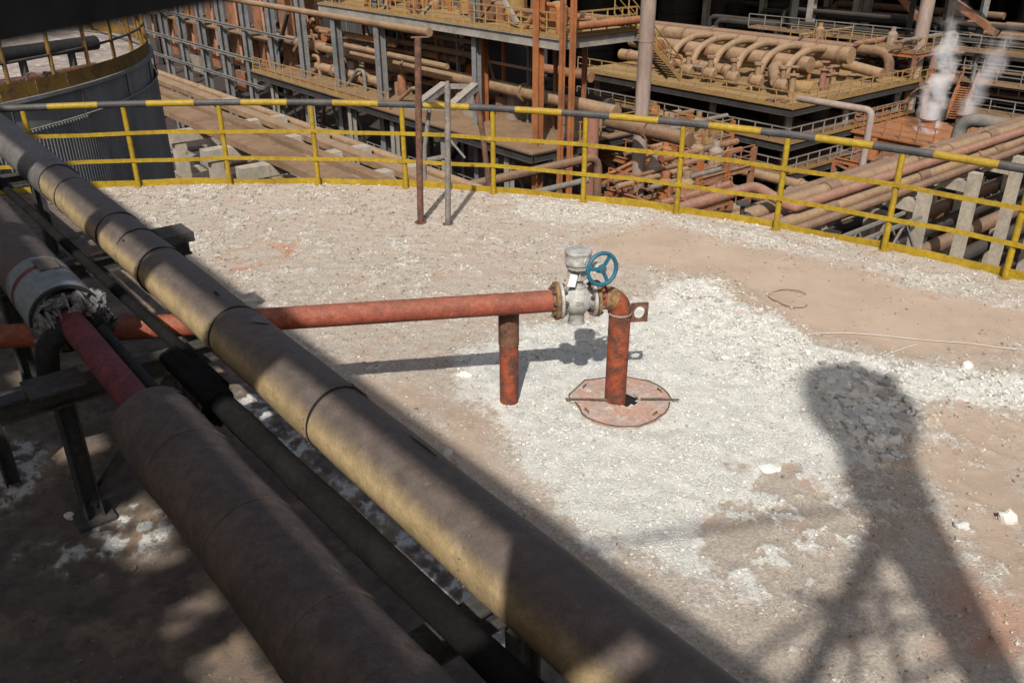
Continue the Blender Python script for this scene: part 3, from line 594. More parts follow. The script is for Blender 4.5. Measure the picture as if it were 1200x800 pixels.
for (px, py, l, w, mt) in ((145,282,.05,.012,'soot'), (255,352,.09,.02,'soot'), (305,382,.12,.09,'cladgrey'), (420,455,.2,.05,'redrust'), (495,530,.25,.012,'soot'), (345,420,.06,.02,'cladgrey')):
    q = atz(px, py, 1.2); tt = (q-o1).dot(d1); uu = (q-o1).dot(x1); a = math.acos(max(-1, min(1, uu/.157))); P_ = []
    for k in range(10):
        b = 2*math.pi*k/10; rr_ = .75+.4*random.random(); ta = tt+math.cos(b)*l/2*rr_; aa = a+math.sin(b)*w/2*rr_/.157
        P_.append(o1+d1*ta+(x1*math.cos(aa)+Z*math.sin(aa))*.1625)
    MB().prism(P_, (x1*math.cos(a)+Z*math.sin(a))*.0012).build('torn_patch', M[mt], p1)
o2, d2 = axis(-2.98, 38.8, 1.08)
p2 = thing('lagged_pipe', 'large brown clad pipe at lower left with a stripped maroon stretch', 'pipe', Vector((o2.x, o2.y, 0)))
tA, tB = tof(88, 352, o2, d2, 1.18), tof(185, 470, o2, d2, 1.12)
clad(o2, d2, tA, tA+.62, .190, 'cladding_sheet', M['cladblue'], p2, seed=2); clad(o2, d2, tA+.6, tA+2.2, .184, 'cladding_sheet', M['cladbrown'], p2, seed=5); clad(o2, d2, tA+2.18, 10, .188, 'cladding_sheet', M['cladbrown'], p2, seed=8)
clad(o2, d2, tA-.008, tA+.03, .194, 'end_band', M['soot'], p2, seed=1)
MB().prism([o2+d2*(tA+.33)+Z*.196+Vector((-.02,-.02,0)), o2+d2*(tA+.55)+Z*.196+Vector((-.02,-.02,0)), o2+d2*(tA+.56)+Z*.188+d2.cross(Z)*.08, o2+d2*(tA+.34)+Z*.188+d2.cross(Z)*.08], Z*.004).build('patch_plate', M['cladbrown'], p2)
MB().tube([o2+d2*(tA+.3), o2+d2*(tB-.2)], .074, 28).build('bare_pipe', M['maroon'], p2)
tc = o2+d2.cross(Z)*.115-Z*.02
MB().tube([tc+d2*(tA+.2), tc+d2*(tB-.1)], .027, 12).build('tracer_pipe', M['soot'], p2)
clad(o2, d2, tB-2.1, tB-.16, .178, 'cladding_sheet', M['cladbrown'], p2, seed=11, lip=False, nz=.005); clad(o2, d2, tB-9, tB-2.08, .182, 'cladding_sheet', M['cladbrown'], p2, seed=14)
m = MB(); n = 44; x = d2.cross(Z).normalized(); vs = []; pr = [(-.17,.178),(-.10,.172),(-.05,.158),(-.01,.13),(.015,.095),(.02,.076)]
for tt, rad in pr:
    for j in range(n):
        a = 2*math.pi*j/n; q = 1+.05*mnoise.noise(Vector((tt*8, math.cos(a)*2, math.sin(a)*2))); vs.append(o2+d2*(tB+tt+.03*math.sin(a*2+1))+(x*math.cos(a)+Z*math.sin(a))*rad*q)
m.add(vs, [(i*n+j, i*n+(j+1) % n, (i+1)*n+(j+1) % n, (i+1)*n+j) for i in range(len(pr)-1) for j in range(n)]); m.build('end_cap', M['cladbrown'], p2)
def wool(c, s, sd, parent, mat_=None):
    b = bmesh.new(); bmesh.ops.create_icosphere(b, subdivisions=4, radius=1)
    for v in b.verts:
        k = 1+.7*mnoise.noise(v.co*1.6+Vector((sd, 0, 0)))+.35*mnoise.noise(v.co*5+Vector((sd, 2, 0)))+.2*mnoise.noise(v.co*13+Vector((sd, 4, 0)))
        v.co = c+Vector((v.co.x*s[0], v.co.y*s[1], v.co.z*s[2]))*k
    me = bpy.data.meshes.new('torn_insulation'); b.to_mesh(me); b.free(); me.materials.append(mat_ or M['wool'])
    o = bpy.data.objects.new('torn_insulation', me); COL.objects.link(o); put(o, parent)
x2 = d2.cross(Z).normalized(); e = o2+d2*tA
clad(o2, d2, tA-.02, tA+.25, .155, 'torn_insulation', M['wool'], p2, nz=.02, seed=4)
wool(e+d2*.0+x2*.10+Z*.06, (.09,.09,.07), 1.3, p2); wool(e-d2*.14+x2*.14-Z*.02, (.05,.07,.07), 4.1, p2, M['soot']); wool(e-d2*.02-x2*.12-Z*.06, (.07,.07,.11), 7.7, p2)
wool(e-d2*.1+x2*.17-Z*.0, (.03,.05,.05), 11., p2); wool(e+d2*.02-x2*.05+Z*.10, (.08,.06,.04), 14., p2)
MB().tube(path([e-d2*.12-x2*.0, e-d2*.12-x2*.16-Z*.05, e-d2*.10-x2*.20-Z*.4], .1), .06, 16).build('branch_stub', M['soot'], p2)
for s in (-.55, -1.15, -1.75, -2.5, -3.2):
    clad(o2, d2, tB+s-.012, tB+s+.012, .1815+(.004 if s < -2.05 else 0), 'strap_band', M['cladbrown'], p2, nz=.003, seed=11)
clad(o2, d2, tA+.40, tA+.46, .1915, 'paint_stripe', M['maroon'], p2, nz=.003, seed=2, lip=False)
for k in range(16):
    a = random.uniform(0, 6.28); q = e+(x2*math.cos(a)+Z*math.sin(a))*random.uniform(.10, .17); L_ = random.uniform(.05, .16)
    MB().tube([q, q-d2*L_*.5+Z*random.uniform(-.02,.03), q-d2*L_-Z*random.uniform(.0,.07)], [.012,.008,.003], 6).build('wool_strand', M['wool'], p2)
o3, d3 = axis(-2.487, 39.9, 1.0)
t = thing('tracer_line', 'thin sooty black pipe running between the two large pipes', 'pipe', Vector((o3.x, o3.y, 0)))
k3 = tof(255, 455, o3, d3, 1.0); MB().tube([o3+d3*12, o3+d3*4, o3+d3*1, o3+d3*k3], .034, 16).build('bare_pipe', M['blackwrap'], t)
o3b, _ = axis(-2.585, 39.9, 1.0); clad(o3b, d3, k3-9, k3-.2, .058, 'lagging_wrap', M['blackwrap'], t, n=24, nz=.004, seed=3)
clad(o3b, d3, k3-.22, k3+.42, .066, 'torn_wrap', M['blackwrap'], t, n=24, nz=.012, seed=6)
wool(o3b+d3*(k3-.1)-Z*.09, (.04,.10,.07), 3., t, M['blackwrap'])
# support frames
def frame(v, u0, u1, ztop, legs, label, zleg=0.):
    t = thing('pipe_support', label, 'support', W((u0+u1)/2, v, 0))
    MB().ibar(W(u0, v, ztop-.06), W(u1, v, ztop-.06), .10, .12, .012).build('cross_beam', M['darksteel'], t)
    for u in legs:
        MB().ibar(W(u, v, -.02), W(u, v, ztop-.121), .10, .10, .012, B).build('leg', M['darksteel'], t); MB().obox(W(u, v, .012), B*.1, A*.1, Z*.012).build('foot_plate', M['darksteel'], t)
    return t
vv = lambda px, py, z: atz(px, py, z).dot(A)
t = frame(vv(190,415,.88), .35, 1.75, .885, (.66, 1.30), 'dark steel frame under the pipes beside the stripped stretch')
va_ = vv(190,415,.88); MB().bar(W(.66,va_,.1), W(1.3,va_,.8), .05, .05).build('brace', M['darksteel'], t)
MB().gbox(.5, .78, va_-.12, va_+.12, .887, .9).build('saddle_plate', M['darksteel'], t)
t = frame(vv(190,282,.93), .45, 2.02, .915, (.75, 1.9), 'dark steel frame whose end plate pokes out right of the tan pipe')
vb_ = vv(190,282,.93); MB().gbox(1.62, 2.02, vb_-.16, vb_+.10, .93, 1.0).build('end_plate', M['darksteel'], t)
frame(1.9, .3, 1.8, .885, (.5, 1.6), 'dark steel frame under the pipes nearest the camera'); frame(-1.4, .3, 1.8, .885, (.5, 1.6), 'dark steel frame under the pipes below the camera')
frame(9.3, .3, 1.8, .885, (.5, 1.6), 'dark steel frame under the pipes by the railing')
q0, q1 = atz(-60, 486, .55), atz(90, 452, .55)
t = thing('dirty_pipe', 'grimy grey pipe stub entering at the left edge under the big pipe', 'pipe', q0); MB().tube([q0-(q1-q0)*3, q0, q1], .075, 20).build('pipe_run', M['cladgrey'], t)
MB().lathe([(.0,0),(.076,.001),(.08,.02),(.08,.05),(.075,.051)], q1, (q0-q1), 20).build('end_collar', M['soot'], t)
for s in (-1.2, .3): MB().ibar(q0.lerp(q1, s)-Z*.55, q0.lerp(q1, s)-Z*.076, .08, .08, .01, B).build('stand', M['darksteel'], t)
# ------------------------------------------------------------------ neighbouring tank
NC, NR, NZ = Vector((-14.86, 16.65, 0)), 7.62, .5
nt_ = thing('storage_tank', 'dark grey clad storage tank with yellow rail standing beyond ours', 'tank', NC+Z*-17)
def nrim(a, r=NR, z=NZ): return Vector((NC.x+r*math.cos(a), NC.y+r*math.sin(a), z))
MB().lathe([(NR-.02,-17),(NR-.02,NZ-.06),(NR+.05,NZ-.06),(NR+.05,NZ),(NR-.2,NZ)], NC, Z, 180, False).build('shell', M['tankwall'], nt_)
MB().lathe([(NR-.15,0),(NR*.5,.12),(.01,.3)], NC+Z*(NZ-.02), Z, 96, False).build('roof', M['tankroof2'], nt_)
N_ = 1400; ang = [-math.pi/2-.1+math.pi*1.0*k/N_ for k in range(N_+1)]; vs = []
for z_ in (NZ-.5, -9):
    for k, a in enumerate(ang): vs.append(nrim(a, NR+.03+.012*(1 if k % 4 < 2 else -1), z_))
m = MB(); m.add(vs, [(k, k+1, N_+2+k, N_+1+k) for k in range(N_)]); m.build('corrugated_cladding', M['tankwall'], nt_, smooth=False)
MB().tube([nrim(a, NR+.06, NZ-.48) for a in np.linspace(-1.7, 1.6, 120)], .014, 8).build('wind_ring', M['galv'], nt_)
for a in np.arange(-1.6, .9, .2): MB().bar(nrim(a, NR+.04, NZ-.06), nrim(a, NR+.04, NZ-.47), .02, .02).build('strut', M['darksteel'], nt_)
rl = MB().tube([nrim(a, NR-.06, NZ+1.1) for a in np.linspace(-1.7, 2.2, 160)], .03, 8).build('guard_railing', M['rustyellow'], nt_)
MB().tube([nrim(a, NR-.06, NZ+.55) for a in np.linspace(-1.7, 2.2, 160)], .024, 8).build('middle_rail', M['darksteel'], rl)
src = None
for a in np.arange(-1.6, 2.2, .122):
    b = Matrix.Translation(nrim(a, NR-.06))
    if src is None: src = MB().tube([(0,0,0),(0,0,1.1)], .034, 10).build('post', M['rustyellow']); put(src, rl, b)
    else: share('post', src, b, rl)
for a in np.arange(-1.6, 2.2, .0915):
    m = MB(); m.prism([nrim(a, NR-.02, NZ+.0), nrim(a+.0895, NR-.02, NZ+.0), nrim(a+.0895, NR-.02, NZ+.25), nrim(a, NR-.02, NZ+.25)], Vector((math.cos(a), math.sin(a), 0))*.01); m.build('toe_board', M['rustyellow'], rl)
a_, b_ = atz(-60, 74, NZ+.45), atz(112, 50, NZ+.45); t = thing('roof_pipe', 'dark thick pipe crossing the neighbouring tank roof', 'pipe', a_-Z*.45)
MB().tube([a_-(b_-a_)*.6, a_, b_], .13, 16).build('pipe_run', M['soot'], t)
for s_ in (.1, .45, .8): c = a_.lerp(b_, s_); MB().bar(c-Z*.42, c-Z*.1, .1, .1).build('stand', M['darksteel'], t)
a_, b_ = atz(-60, 112, NZ+.12), atz(112, 76, NZ+.12); o = MB().tube([a_, b_], .05, 10).build('thin_roof_pipe', M['rust']); tag(o, 'thin rusty pipe lying low on the neighbouring tank roof', 'pipe')
c = atz(52, 92, NZ+.15); t = thing('cable_bundle', 'small tangle of dark hose by the neighbouring tank rail', 'hose', c-Z*.12)
MB().tube(path([c+Vector((-.3,0,-.1)), c+Vector((-.28,0,.10)), c+Vector((-.05,0,.06)), c+Vector((.05,.1,-.12))], .1), .022, 8).build('bent_tube', M['rust'], t)
for k in range(5): MB().tube([c+Vector((.12+.09*math.cos(a+k), .05*math.sin(a*2+k), .09*math.sin(a)+.02*math.sin(k))) for a in np.linspace(0, 6.2, 18)], .014, 6).build('hose_coil', M['soot'], t)

# ------------------------------------------------------------------ plant behind the tank (laid out on its own grid: u right-away, v left-away)
GZ = -17.0
o = MB(); o.add([(-900,-400,GZ),(900,-400,GZ),(900,1200,GZ),(-900,1200,GZ)], [(0,1,2,3)]); tag(o.build('ground', M['ground']), None, None, kind='structure')
def railing(pts, parent, mat_, hgt=1.05, sp=1.5, r=.03, mids=(.5,), toe=0., name='guard_railing'):
    pts = [Vector(p) for p in pts]; m = MB()
    for a, b in zip(pts, pts[1:]):
        m.bar(a+Z*hgt, b+Z*hgt, r*2, r*2)
        for k in mids: m.bar(a+Z*hgt*k, b+Z*hgt*k, r*1.5, r*1.5)
        if toe: m.bar(a+Z*toe/2, b+Z*toe/2, .02, toe)
    rl = m.build(name, mat_, parent, smooth=False); src = None
    for i, (a, b) in enumerate(zip(pts, pts[1:])):
        n = max(1, round((b-a).length/sp))
        for k in range(n+(1 if i == len(pts)-2 else 0)):
            bs = Matrix.Translation(a.lerp(b, k/n))
            if src is None: src = MB().bar((0,0,0), (0,0,hgt), r*2, r*2).build('post', mat_, smooth=False); put(src, rl, bs)
            else: share('post', src, bs, rl)
    return rl
def hcol(u, v, z0, z1, w, mat_, parent, name='column', t=.03):
    return MB().ibar(W(u, v, z0), W(u, v, z1), w, w, t, B).build(name, mat_, parent, smooth=False)
def pipe(name, label, cat, pts, r, mat_, group=None, rad=None, n=14, flanges=0, bands=0):
    pp = path(pts, rad or r*2.5) if len(pts) > 2 else [Vector(p) for p in pts]
    t = thing(name, label, cat, Vector(pts[0]), group); MB().tube(pp, r, n).build('pipe_run', mat_, t)
    a, b = Vector(pts[0]), Vector(pts[1]); d = (b-a)
    for k in range(flanges):
        c = a.lerp(b, (k+.6)/(flanges+.2)); MB().lathe([(r*.9,-.08),(r*1.35,-.08),(r*1.35,.08),(r*.9,.08)], c, d, n).build('flange', mat_, t)
    return t
def deck(parent, u0, u1, v0, v1, z, mat_, beam, hb=.45, nb=4):
    MB().gbox(u0, u1, v0, v1, z-.08, z).build('deck', mat_, parent, smooth=False)
    for u in (u0+.05, u1-.05): MB().ibar(W(u, v0, z-.09-hb/2), W(u, v1, z-.09-hb/2), .25, hb, .03).build('edge_beam', beam, parent, smooth=False)
    for k in range(nb+1):
        v = v0+.06+(v1-v0-.12)*k/nb; MB().ibar(W(u0+.2, v, z-.1-hb/2), W(u1-.2, v, z-.1-hb/2), .2, hb-.04, .03).build('joist', beam, parent, smooth=False)
vx = lambda px, py, u: uvz(atu(px, py, u))[1]
zx = lambda px, py, u: atu(px, py, u).z
# --- left building: a row of H columns, two decks
U1 = 30.6
s1 = thing('plant_building', 'multi-storey steel plant frame with grey columns across the upper left', 'steel frame', W(U1, 45, GZ))
cols = [195, 215, 238, 262, 290, 320, 355, 395, 445]
for i, x in enumerate(cols): hcol(U1, vx(x, 50, U1), GZ, 5, .55, M['steelgrey'], s1, t=.05)
for v in np.arange(vx(195,50,U1)+6, 130, 9): hcol(U1, v, GZ, 5, .4, M['steelgrey'], s1)
hcol(U1, vx(558,60,U1), GZ, 5, .38, M['steelgrey'], s1); hcol(U1+.9, vx(566,60,U1+.9), GZ, -2.9, .4, M['orange'], s1)
hcol(30.1, vx(631,60,30.1), GZ, 5, .42, M['orange'], s1, t=.05)
for x in (659, 671): hcol(29.6, vx(x,60,29.6), GZ, 5, .22, M['orange'], s1)
for (x0, y0, x1, y1, w) in ((192,42,291,70,.25), (186,85,300,129,.3), (192,15,330,42,.2), (200,66,350,120,.2)):
    v1_, v0_ = vx(x0,y0,30.3), vx(x1,y1,30.3); z_ = (zx(x0,y0,30.3)+zx(x1,y1,30.3))/2
    MB().ibar(W(30.3, v1_+50, z_), W(30.3, v0_-2, z_), .2, w, .03).build('girt', M['steelgrey'], s1, smooth=False)
for k, x in enumerate((203, 225, 249, 275, 304, 336)):   # rust-brown sheeting and uprights behind the columns
    v = vx(x, 50, 33.4); w = 1.1+.5*(k % 2)
    MB().gbox(33.4, 33.5, v-w, v+w*.6, -10.5+.8*(k % 2), 5).build('wall_sheet', M['orangebrown'], s1, smooth=False)
    hcol(33.0, v+w+.3, GZ, 5, .3, M['orangebrown' if k % 2 else 'steelpale'], s1); MB().bar(W(31.2, v-1, -8.6), W(32.6, v+2.5, -3.2), .18, .18).build('brace', M['orangebrown'], s1, smooth=False)
    MB().gbox(31, 35, v-1.6, v+1.6, -6.2, -6.05).build('landing', M['deckdust'], s1, smooth=False)
for k, (x, y) in enumerate(((205,30),(250,40),(300,55),(230,75),(285,95))):
    P_ = atu(x, y, 33.6); MB().obox(P_, B*.2, A*(1.1+.4*(k % 2)), Z*.9).build('equipment_box', M['insulgrey' if k % 2 else 'orangebrown'], s1, smooth=False)
MB().bar(atu(337,16,30.9), atu(330,78,30.9)+A*1.2, .22, .22).build('brace', M['voidsteel'], s1); MB().bar(atu(345,60,31.5), atu(352,20,31.5)-A*2., .25, .25).build('brace', M['orangebrown'], s1)
# middle deck
deck(s1, 28.7, 39, 33.5, 68, -8.0, M['deckdust'], M['voidsteel'], nb=8)
railing([W(28.8, 47.5, -8), W(28.8, 67.5, -8)], s1, M['yellowdusty'], 1.05, 1.3, .035, (.35,.68), .22); railing([W(38.8, 34, -8), W(38.8, 60, -8)], s1, M['yellowdusty'])
railing([W(30.8, 33.8, -8), W(38.6, 33.8, -8)], s1, M['yellowdusty'])
for v in (36, 42, 47.6, 53, 59, 65): hcol(29.2, v, GZ, -8.55, .4, M['steelpale'], s1); MB().bar(W(29.2, v, -11.5), W(30.6, v+2.5, -8.6), .15, .15).build('brace', M['steelpale'], s1)
# upper deck
deck(s1, 30.0, 35.6, 33.0, 58, -2.4, M['deckyellow'], M['steelpale'], .5, 7)
railing([W(35.5, 33.1, -2.4), W(30.1, 33.1, -2.4), W(30.1, 57, -2.4)], s1, M['yellowdusty'], 1.1, 1.0, .035, (.35,.68), .15)
for (v, z_) in ((54,-1.9), (50,-1.8), (44.5,-1.9), (40,-1.7), (36.5,-1.9)): MB().lathe([(.55,-.4),(.55,.5),(.3,.75),(.1,.8)], W(33, v, z_), Z, 14).build('drum', M['yellowdusty'], s1)
MB().bar(atu(590,0,30.9), atu(607,28,30.9), .2, .2).build('brace', M['steelpale'], s1); MB().bar(atu(578,0,30.9), atu(562,22,30.9), .2, .2).build('brace', M['orangebrown'], s1)
for x in (440, 492): MB().bar(atu(x+14,4,30.2), atu(x,20,30.2), .18, .18).build('knee_brace', M['steelpale'], s1)
for i, (x, u, rad, zt) in enumerate(((415,38,2.4,-3.1), (505,37.5,2.5,-3.0), (590,37.5,2.6,-3.0), (360,37,1.8,-3))):
    P_ = atu(x, 60, u); t = thing('process_vessel', ['bluish grey vessel in shade behind the grey columns', 'dark vessel behind the dusty middle deck, left of centre column', 'dark vessel right of the orange stub column under upper deck', 'small rusty orange vessel at the left end of middle deck'][i], 'vessel', W(u, P_.dot(A), -8))
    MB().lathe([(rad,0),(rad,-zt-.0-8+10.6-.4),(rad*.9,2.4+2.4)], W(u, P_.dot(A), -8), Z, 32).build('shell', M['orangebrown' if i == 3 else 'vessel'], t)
    MB().lathe([(rad+.1,0),(rad+.1,.15)], W(u, P_.dot(A), -7.0), Z, 32, False).build('ring', M['voidsteel'], t); MB().lathe([(.35,0),(.35,.5),(.45,.5),(.45,.6)], W(u-rad, P_.dot(A)-.5, -6), -B, 14).build('nozzle', M['orange'], t)
MB().gbox(33, 34.5, 40.2, 41.2, -8, -6.6).build('equipment_box', M['insulgrey'], s1); MB().gbox(32.5, 33.8, 37.2, 38, -8, -7.1).build('equipment_box', M['pipedust'], s1)
pipe('process_pipe', 'long straight dusty tan pipe slanting above the middle deck', 'pipe', [W(32.2, 70, -6), W(32.2, 31, -6)], .36, M['pipedust'], flanges=3)
pipe('process_pipe', 'short bundle pipe lying on the left end of middle deck', 'pipe', [W(31.6, 62, -7.3), W(31.6, 52.5, -7.3)], .33, M['pipedust'], flanges=2)
pipe('process_pipe', 'thinner dusty pipe above the one lying on middle deck', 'pipe', [W(33.6, 64, -5.3), W(33.6, 46, -5.3)], .22, M['pipedust'], flanges=1)
pipe('process_pipe', 'orange brown pipe stub just left of the pale tall stack', 'pipe', [W(31.5, 30.8, -6.3), W(31.5, 25.6, -6.3)], .34, M['pipebrown'], flanges=1)
pipe('process_pipe', 'orange pipe along the edge of upper deck toward the stairs', 'pipe', [W(30.6, 32.7, -1.9), W(36, 32.7, -1.9)], .2, M['orange'])
pipe('vent_post', 'slim grey vertical post right of the orange columns', 'post', [atu(683, 150, 36)-Z*8, atu(686, 50, 36)], .17, M['pipegrey'])
pipe('process_pipe', 'pinkish upright pipe just right of the orange twin columns', 'pipe', [atu(695, 132, 27)-Z*9, atu(695, 132, 27)], .3, M['pipepink'])
MB().ibar(W(29.6, 30.2, -9.2), W(35, 30.2, -8.2), .25, .35, .04).build('bracket_beam', M['orange'], s1); MB().ibar(atz(560,165,-9), atz(640,195,-9), .25, .35, .04).build('bracket_beam', M['orange'], s1)
for v in (34, 38, 42, 46, 50, 54): # lower gallery in the dark under the middle deck
    hcol(33.5, v, GZ, -8.6, .35, M['steelgrey'], s1)
t = thing('lower_gallery', 'narrow dim walkway with thin rails under the middle deck', 'walkway', W(30, 44, GZ))
MB().gbox(29.6, 30.8, 30, 62, -12.6, -12.5).build('deck', M['deckdust'], t); railing([W(29.6, 30, -12.5), W(29.6, 62, -12.5)], t, M['pipegrey'], 1.05, .9, .03); railing([W(30.8, 30, -12.5), W(30.8, 62, -12.5)], t, M['pipegrey'], 1.05, .9, .03)
for v in range(31, 62, 5): MB().bar(W(30.2, v, GZ), W(30.2, v, -12.6), .2, .2).build('column', M['steelgrey'], t)
random.seed(3)
for j in range(60):                          # small gear standing on the left frame's decks
    top = j % 2; u = random.uniform(30.8, 35) if top else random.uniform(31, 37); v = random.uniform(34, 57 if top else 66); z_ = -2.4 if top else -8.0
    h_ = random.uniform(.4, 1.5); c_ = W(u, v, z_)
    if j % 3 == 0: MB().obox(c_+Z*h_/2, B*random.uniform(.2, .6), A*random.uniform(.2, .6), Z*h_/2).build('equipment_box', M[['pipedust','orange','insulgrey','orangebrown'][j % 4]], s1, smooth=False)
    elif j % 3 == 1: MB().tube(path([c_, c_+Z*h_, c_+Z*h_+A*random.uniform(.8, 2.5), c_+A*2.6], .3), .13, 10).build('gear_pipe', M[['pipedust','orange','pipegrey','pipepink'][j % 4]], s1)
    else: MB().lathe([(.3,0),(.34,.1),(.3,h_),(.12,h_+.15),(.12,h_+.5)], c_, Z, 12).build('gear_drum', M[['yellowdusty','pipedust','orangebrown'][j % 3]], s1)
for j in range(16):                          # service lines strung along the frame
    u = random.uniform(31, 34.5); z_ = random.choice((-7.2,-6.6,-5.2,-4.6,-4.0,-3.3)); v = random.uniform(36, 58); MB().tube([W(u, v, z_), W(u, v+random.uniform(5, 14), z_)], random.uniform(.07, .2), 8).build('service_pipe', M[['pipebrown','orange','pipedust','orangebrown'][j % 4]], s1)
for j in range(14):
    v = 34.5+j*2.3; hcol(33.2, v, -8, -2.9, .18, M[['orange','orangebrown','steelgrey'][j % 3]], s1); 
    if j % 2: MB().bar(W(33.2, v, -7.8), W(33.2, v+2.3, -3.2), .12, .12).build('brace', M['orangebrown'], s1, smooth=False)
for j in range(9):
    v = 35+j*3.6; MB().bar(W(31.2, v, -16), W(31.2, v+3.2, -9), .12, .12).build('brace', M['steelgrey'], s1, smooth=False); MB().tube([W(31.8, v, -14.5+.4*(j % 4)), W(31.8, v+6, -14.5+.4*(j % 4))], .14, 8).build('gear_pipe', M[['pipegrey','pipebrown'][j % 2]], s1)
# --- left pipe rack on concrete trestles
lr = thing('conveyor_gallery', 'wide flat brown dust-covered duct running diagonally behind the left railing', 'duct', W(14.4, 34, -6))
for k in range(8):
    v = 18+k*4.5; MB().gbox(13.95, 15.15, v, v+4.47, -5.78, -5.5+.01*(k % 2)).build('duct_section', M['deckdust'], lr, smooth=False)
for i, (u, w, z_, lb) in enumerate(((16.0,.5,-5.6,'narrow brown covered tray next to the wide duct'), (17.5,.6,-5.75,'narrow brown covered tray second from the wide duct'))):
    t = thing('cable_tray', lb, 'tray', W(u, 34, z_), 'trays beside the wide brown duct')
    for k in range(9): MB().gbox(u-w/2, u+w/2, 12+k*5, 16.97+k*5, z_-.25, z_+.006*(k % 2)).build('tray_section', M['deckdust' if i < 1 else 'pipedust'], t, smooth=False)
for i, (u, r_, z_, mt, lb) in enumerate(((19.0,.2,-6.2,'pipedust','slim tan pipe beyond the covered trays'), (21.2,.22,-7.6,'pipegrey','grey pipe low behind the covered trays'), (14.4,.2,-7.6,'pipegrey','grey pipe slung under the wide duct'), (12.0,.12,-7.2,'pipebrown','thin brown pipe under the near side of the duct'))):
    pipe('rack_pipe', lb, 'pipe', [W(u, 62, z_), W(u, 12, z_)], r_, M[mt], 'pipes beside the brown duct', flanges=3)
for i, v in enumerate((46.5, 40.6, 36.3, 32.6, 28.6, 24.5)):
    t = thing('concrete_trestle', 'pale concrete T trestle under the brown duct, number %s from the neighbouring tank' % ['one','two','three','four','five','six'][i], 'trestle', W(14, v, GZ), 'trestles under the duct')
    MB().gbox(12.75, 18.6, v-.3, v+.3, -6.3, -5.82).build('cap_beam', M['concrete'], t, smooth=False)
    for u in (13.25, 17): MB().gbox(u-.26, u+.26, v-.24, v+.24, GZ, -6.31).build('column', M['concrete'], t, smooth=False)
    MB().bar(W(13.25, v, -9.5), W(17, v, -9.2), .3, .35).build('tie_beam', M['concrete'], t, smooth=False)
for k in range(14):
    v = 22+k*2.2; u = 18+(k*37 % 9)*.6; z_ = -8.5-(k*13 % 7)*.7
    pipe('floor_pipe', 'low dim pipe crossing beneath the brown duct, %s from the right' % ['first','second','third','fourth','fifth','sixth','seventh','eighth','ninth','tenth','eleventh','twelfth','thirteenth','fourteenth'][k], 'pipe', [W(9, v, z_), W(u+4, v+.0, z_), W(u+4, v, GZ+.2)], .12+.03*(k % 3), M[['pipebrown','pipegrey','pipedust'][k % 3]], 'low pipes under the duct')
# --- three-level platform with manifold
S2U, S2V = 50.1, 32.5
s2 = thing('process_platform', 'three-level yellow-edged steel platform in the upper right centre', 'platform', W(S2U+8, S2V+9, GZ))
for k, (z_, mt) in enumerate(((-8.3,'deckyellow'), (-10.6,'deckdust'), (-12.7,'deckdust'))):
    deck(s2, S2U, 66.5, S2V, 53, z_, M[mt], M['voidsteel'], .5, 6)
    for (a, b) in (((S2U-.03, S2V-.03, 67), (S2U-.03, S2V-.03, 53)),): pass
    MB().gbox(S2U-.04, S2U-.01, S2V-.04, 53, z_-.14, z_+.12).build('edge_strip', M['yellowdusty'], s2, smooth=False); MB().gbox(S2U-.01, 66.5, S2V-.04, S2V-.01, z_-.14, z_+.12).build('edge_strip', M['yellowdusty'], s2, smooth=False)
    railing([W(S2U+.05, 52.9, z_), W(S2U+.05, S2V+.05, z_), W(66.4, S2V+.05, z_)], s2, M['yellowdusty' if k == 0 else 'pipegrey'], .95, 1.35, .035, (.5,), 0)
for u in (51.5, 58.5, 65.5):
    for v in (33.6, 40, 46.5, 52): MB().bar(W(u, v, GZ), W(u, v, -8.9), .42, .42).build('column', M['steelpale'], s2, smooth=False)
for k in range(9):                           # pipes and gear on the lower levels
    v = 34.5+k*2; MB().tube([W(53+(k % 3)*2, v, -11.8), W(66, v, -11.8+(k % 2)*.5)], .3, 10).build('level_pipe', M['voidsteel'], s2)
for k in range(6): MB().lathe([(.9,0),(.9,1.3),(.5,1.6)], W(53.5+2.2*k, 35.5+(k % 2)*3, -10.55), Z, 14).build('drum', M['vessel'], s2)
def mani(px, py, u): return atu(px, py, u)
mf = thing('pipe_manifold', 'cluster of fat dust-caked pipes and valves on the top platform level', 'manifold', W(57, 44, -8.3))
zz = -7.2
MB().tube([W(57, 53.5, zz+.5), W(57, 36, zz+.5)], .55, 18).build('header', M['pipedust'], mf); MB().tube([W(60.5, 56, zz+.9), W(60.5, 35, zz+.9)], .6, 18).build('header', M['pipedust'], mf)
MB().tube([W(54.2, 52, zz-.2), W(54.2, 40.5, zz-.2)], .42, 16).build('header', M['pipedust'], mf); MB().lathe([(.55,0),(.8,.02),(.8,.2),(.55,.22)], W(54.2, 47.2, zz-.2), A, 18).build('flange', M['orangebrown'], mf)
MB().lathe([(0,0),(.78,.02),(.8,.2),(.75,.22)], atu(663+107, 58, 54), -A, 20).build('blind_flange', M['orange'], mf)
for k in range(6):
    v = 47.5-k*2.1; MB().tube(path([W(60.5, v, zz+1.2), W(58.0, v, zz+1.35), W(55.6, v-.2, zz+.8), W(54.6, v-.4, zz-.6)], .8), .27, 12).build('branch_elbow', M['pipedust'], mf)
    MB().lathe([(.38,0),(.44,.2),(.44,.8),(.3,.95)], W(53.2, v-.9, zz-.4), -A, 14).build('valve_barrel', M['pipedust'], mf); MB().lathe([(.55,0),(.55,.12)], W(53.2, v-1.0, zz-.4), -A, 14).build('flange', M['pipebrown'], mf)
    MB().lathe([(.2,0),(.2,.8),(.32,.8),(.32,.95)], W(53.2, v-1.4, zz-.1), Z, 12).build('actuator', M['pipedust'], mf)
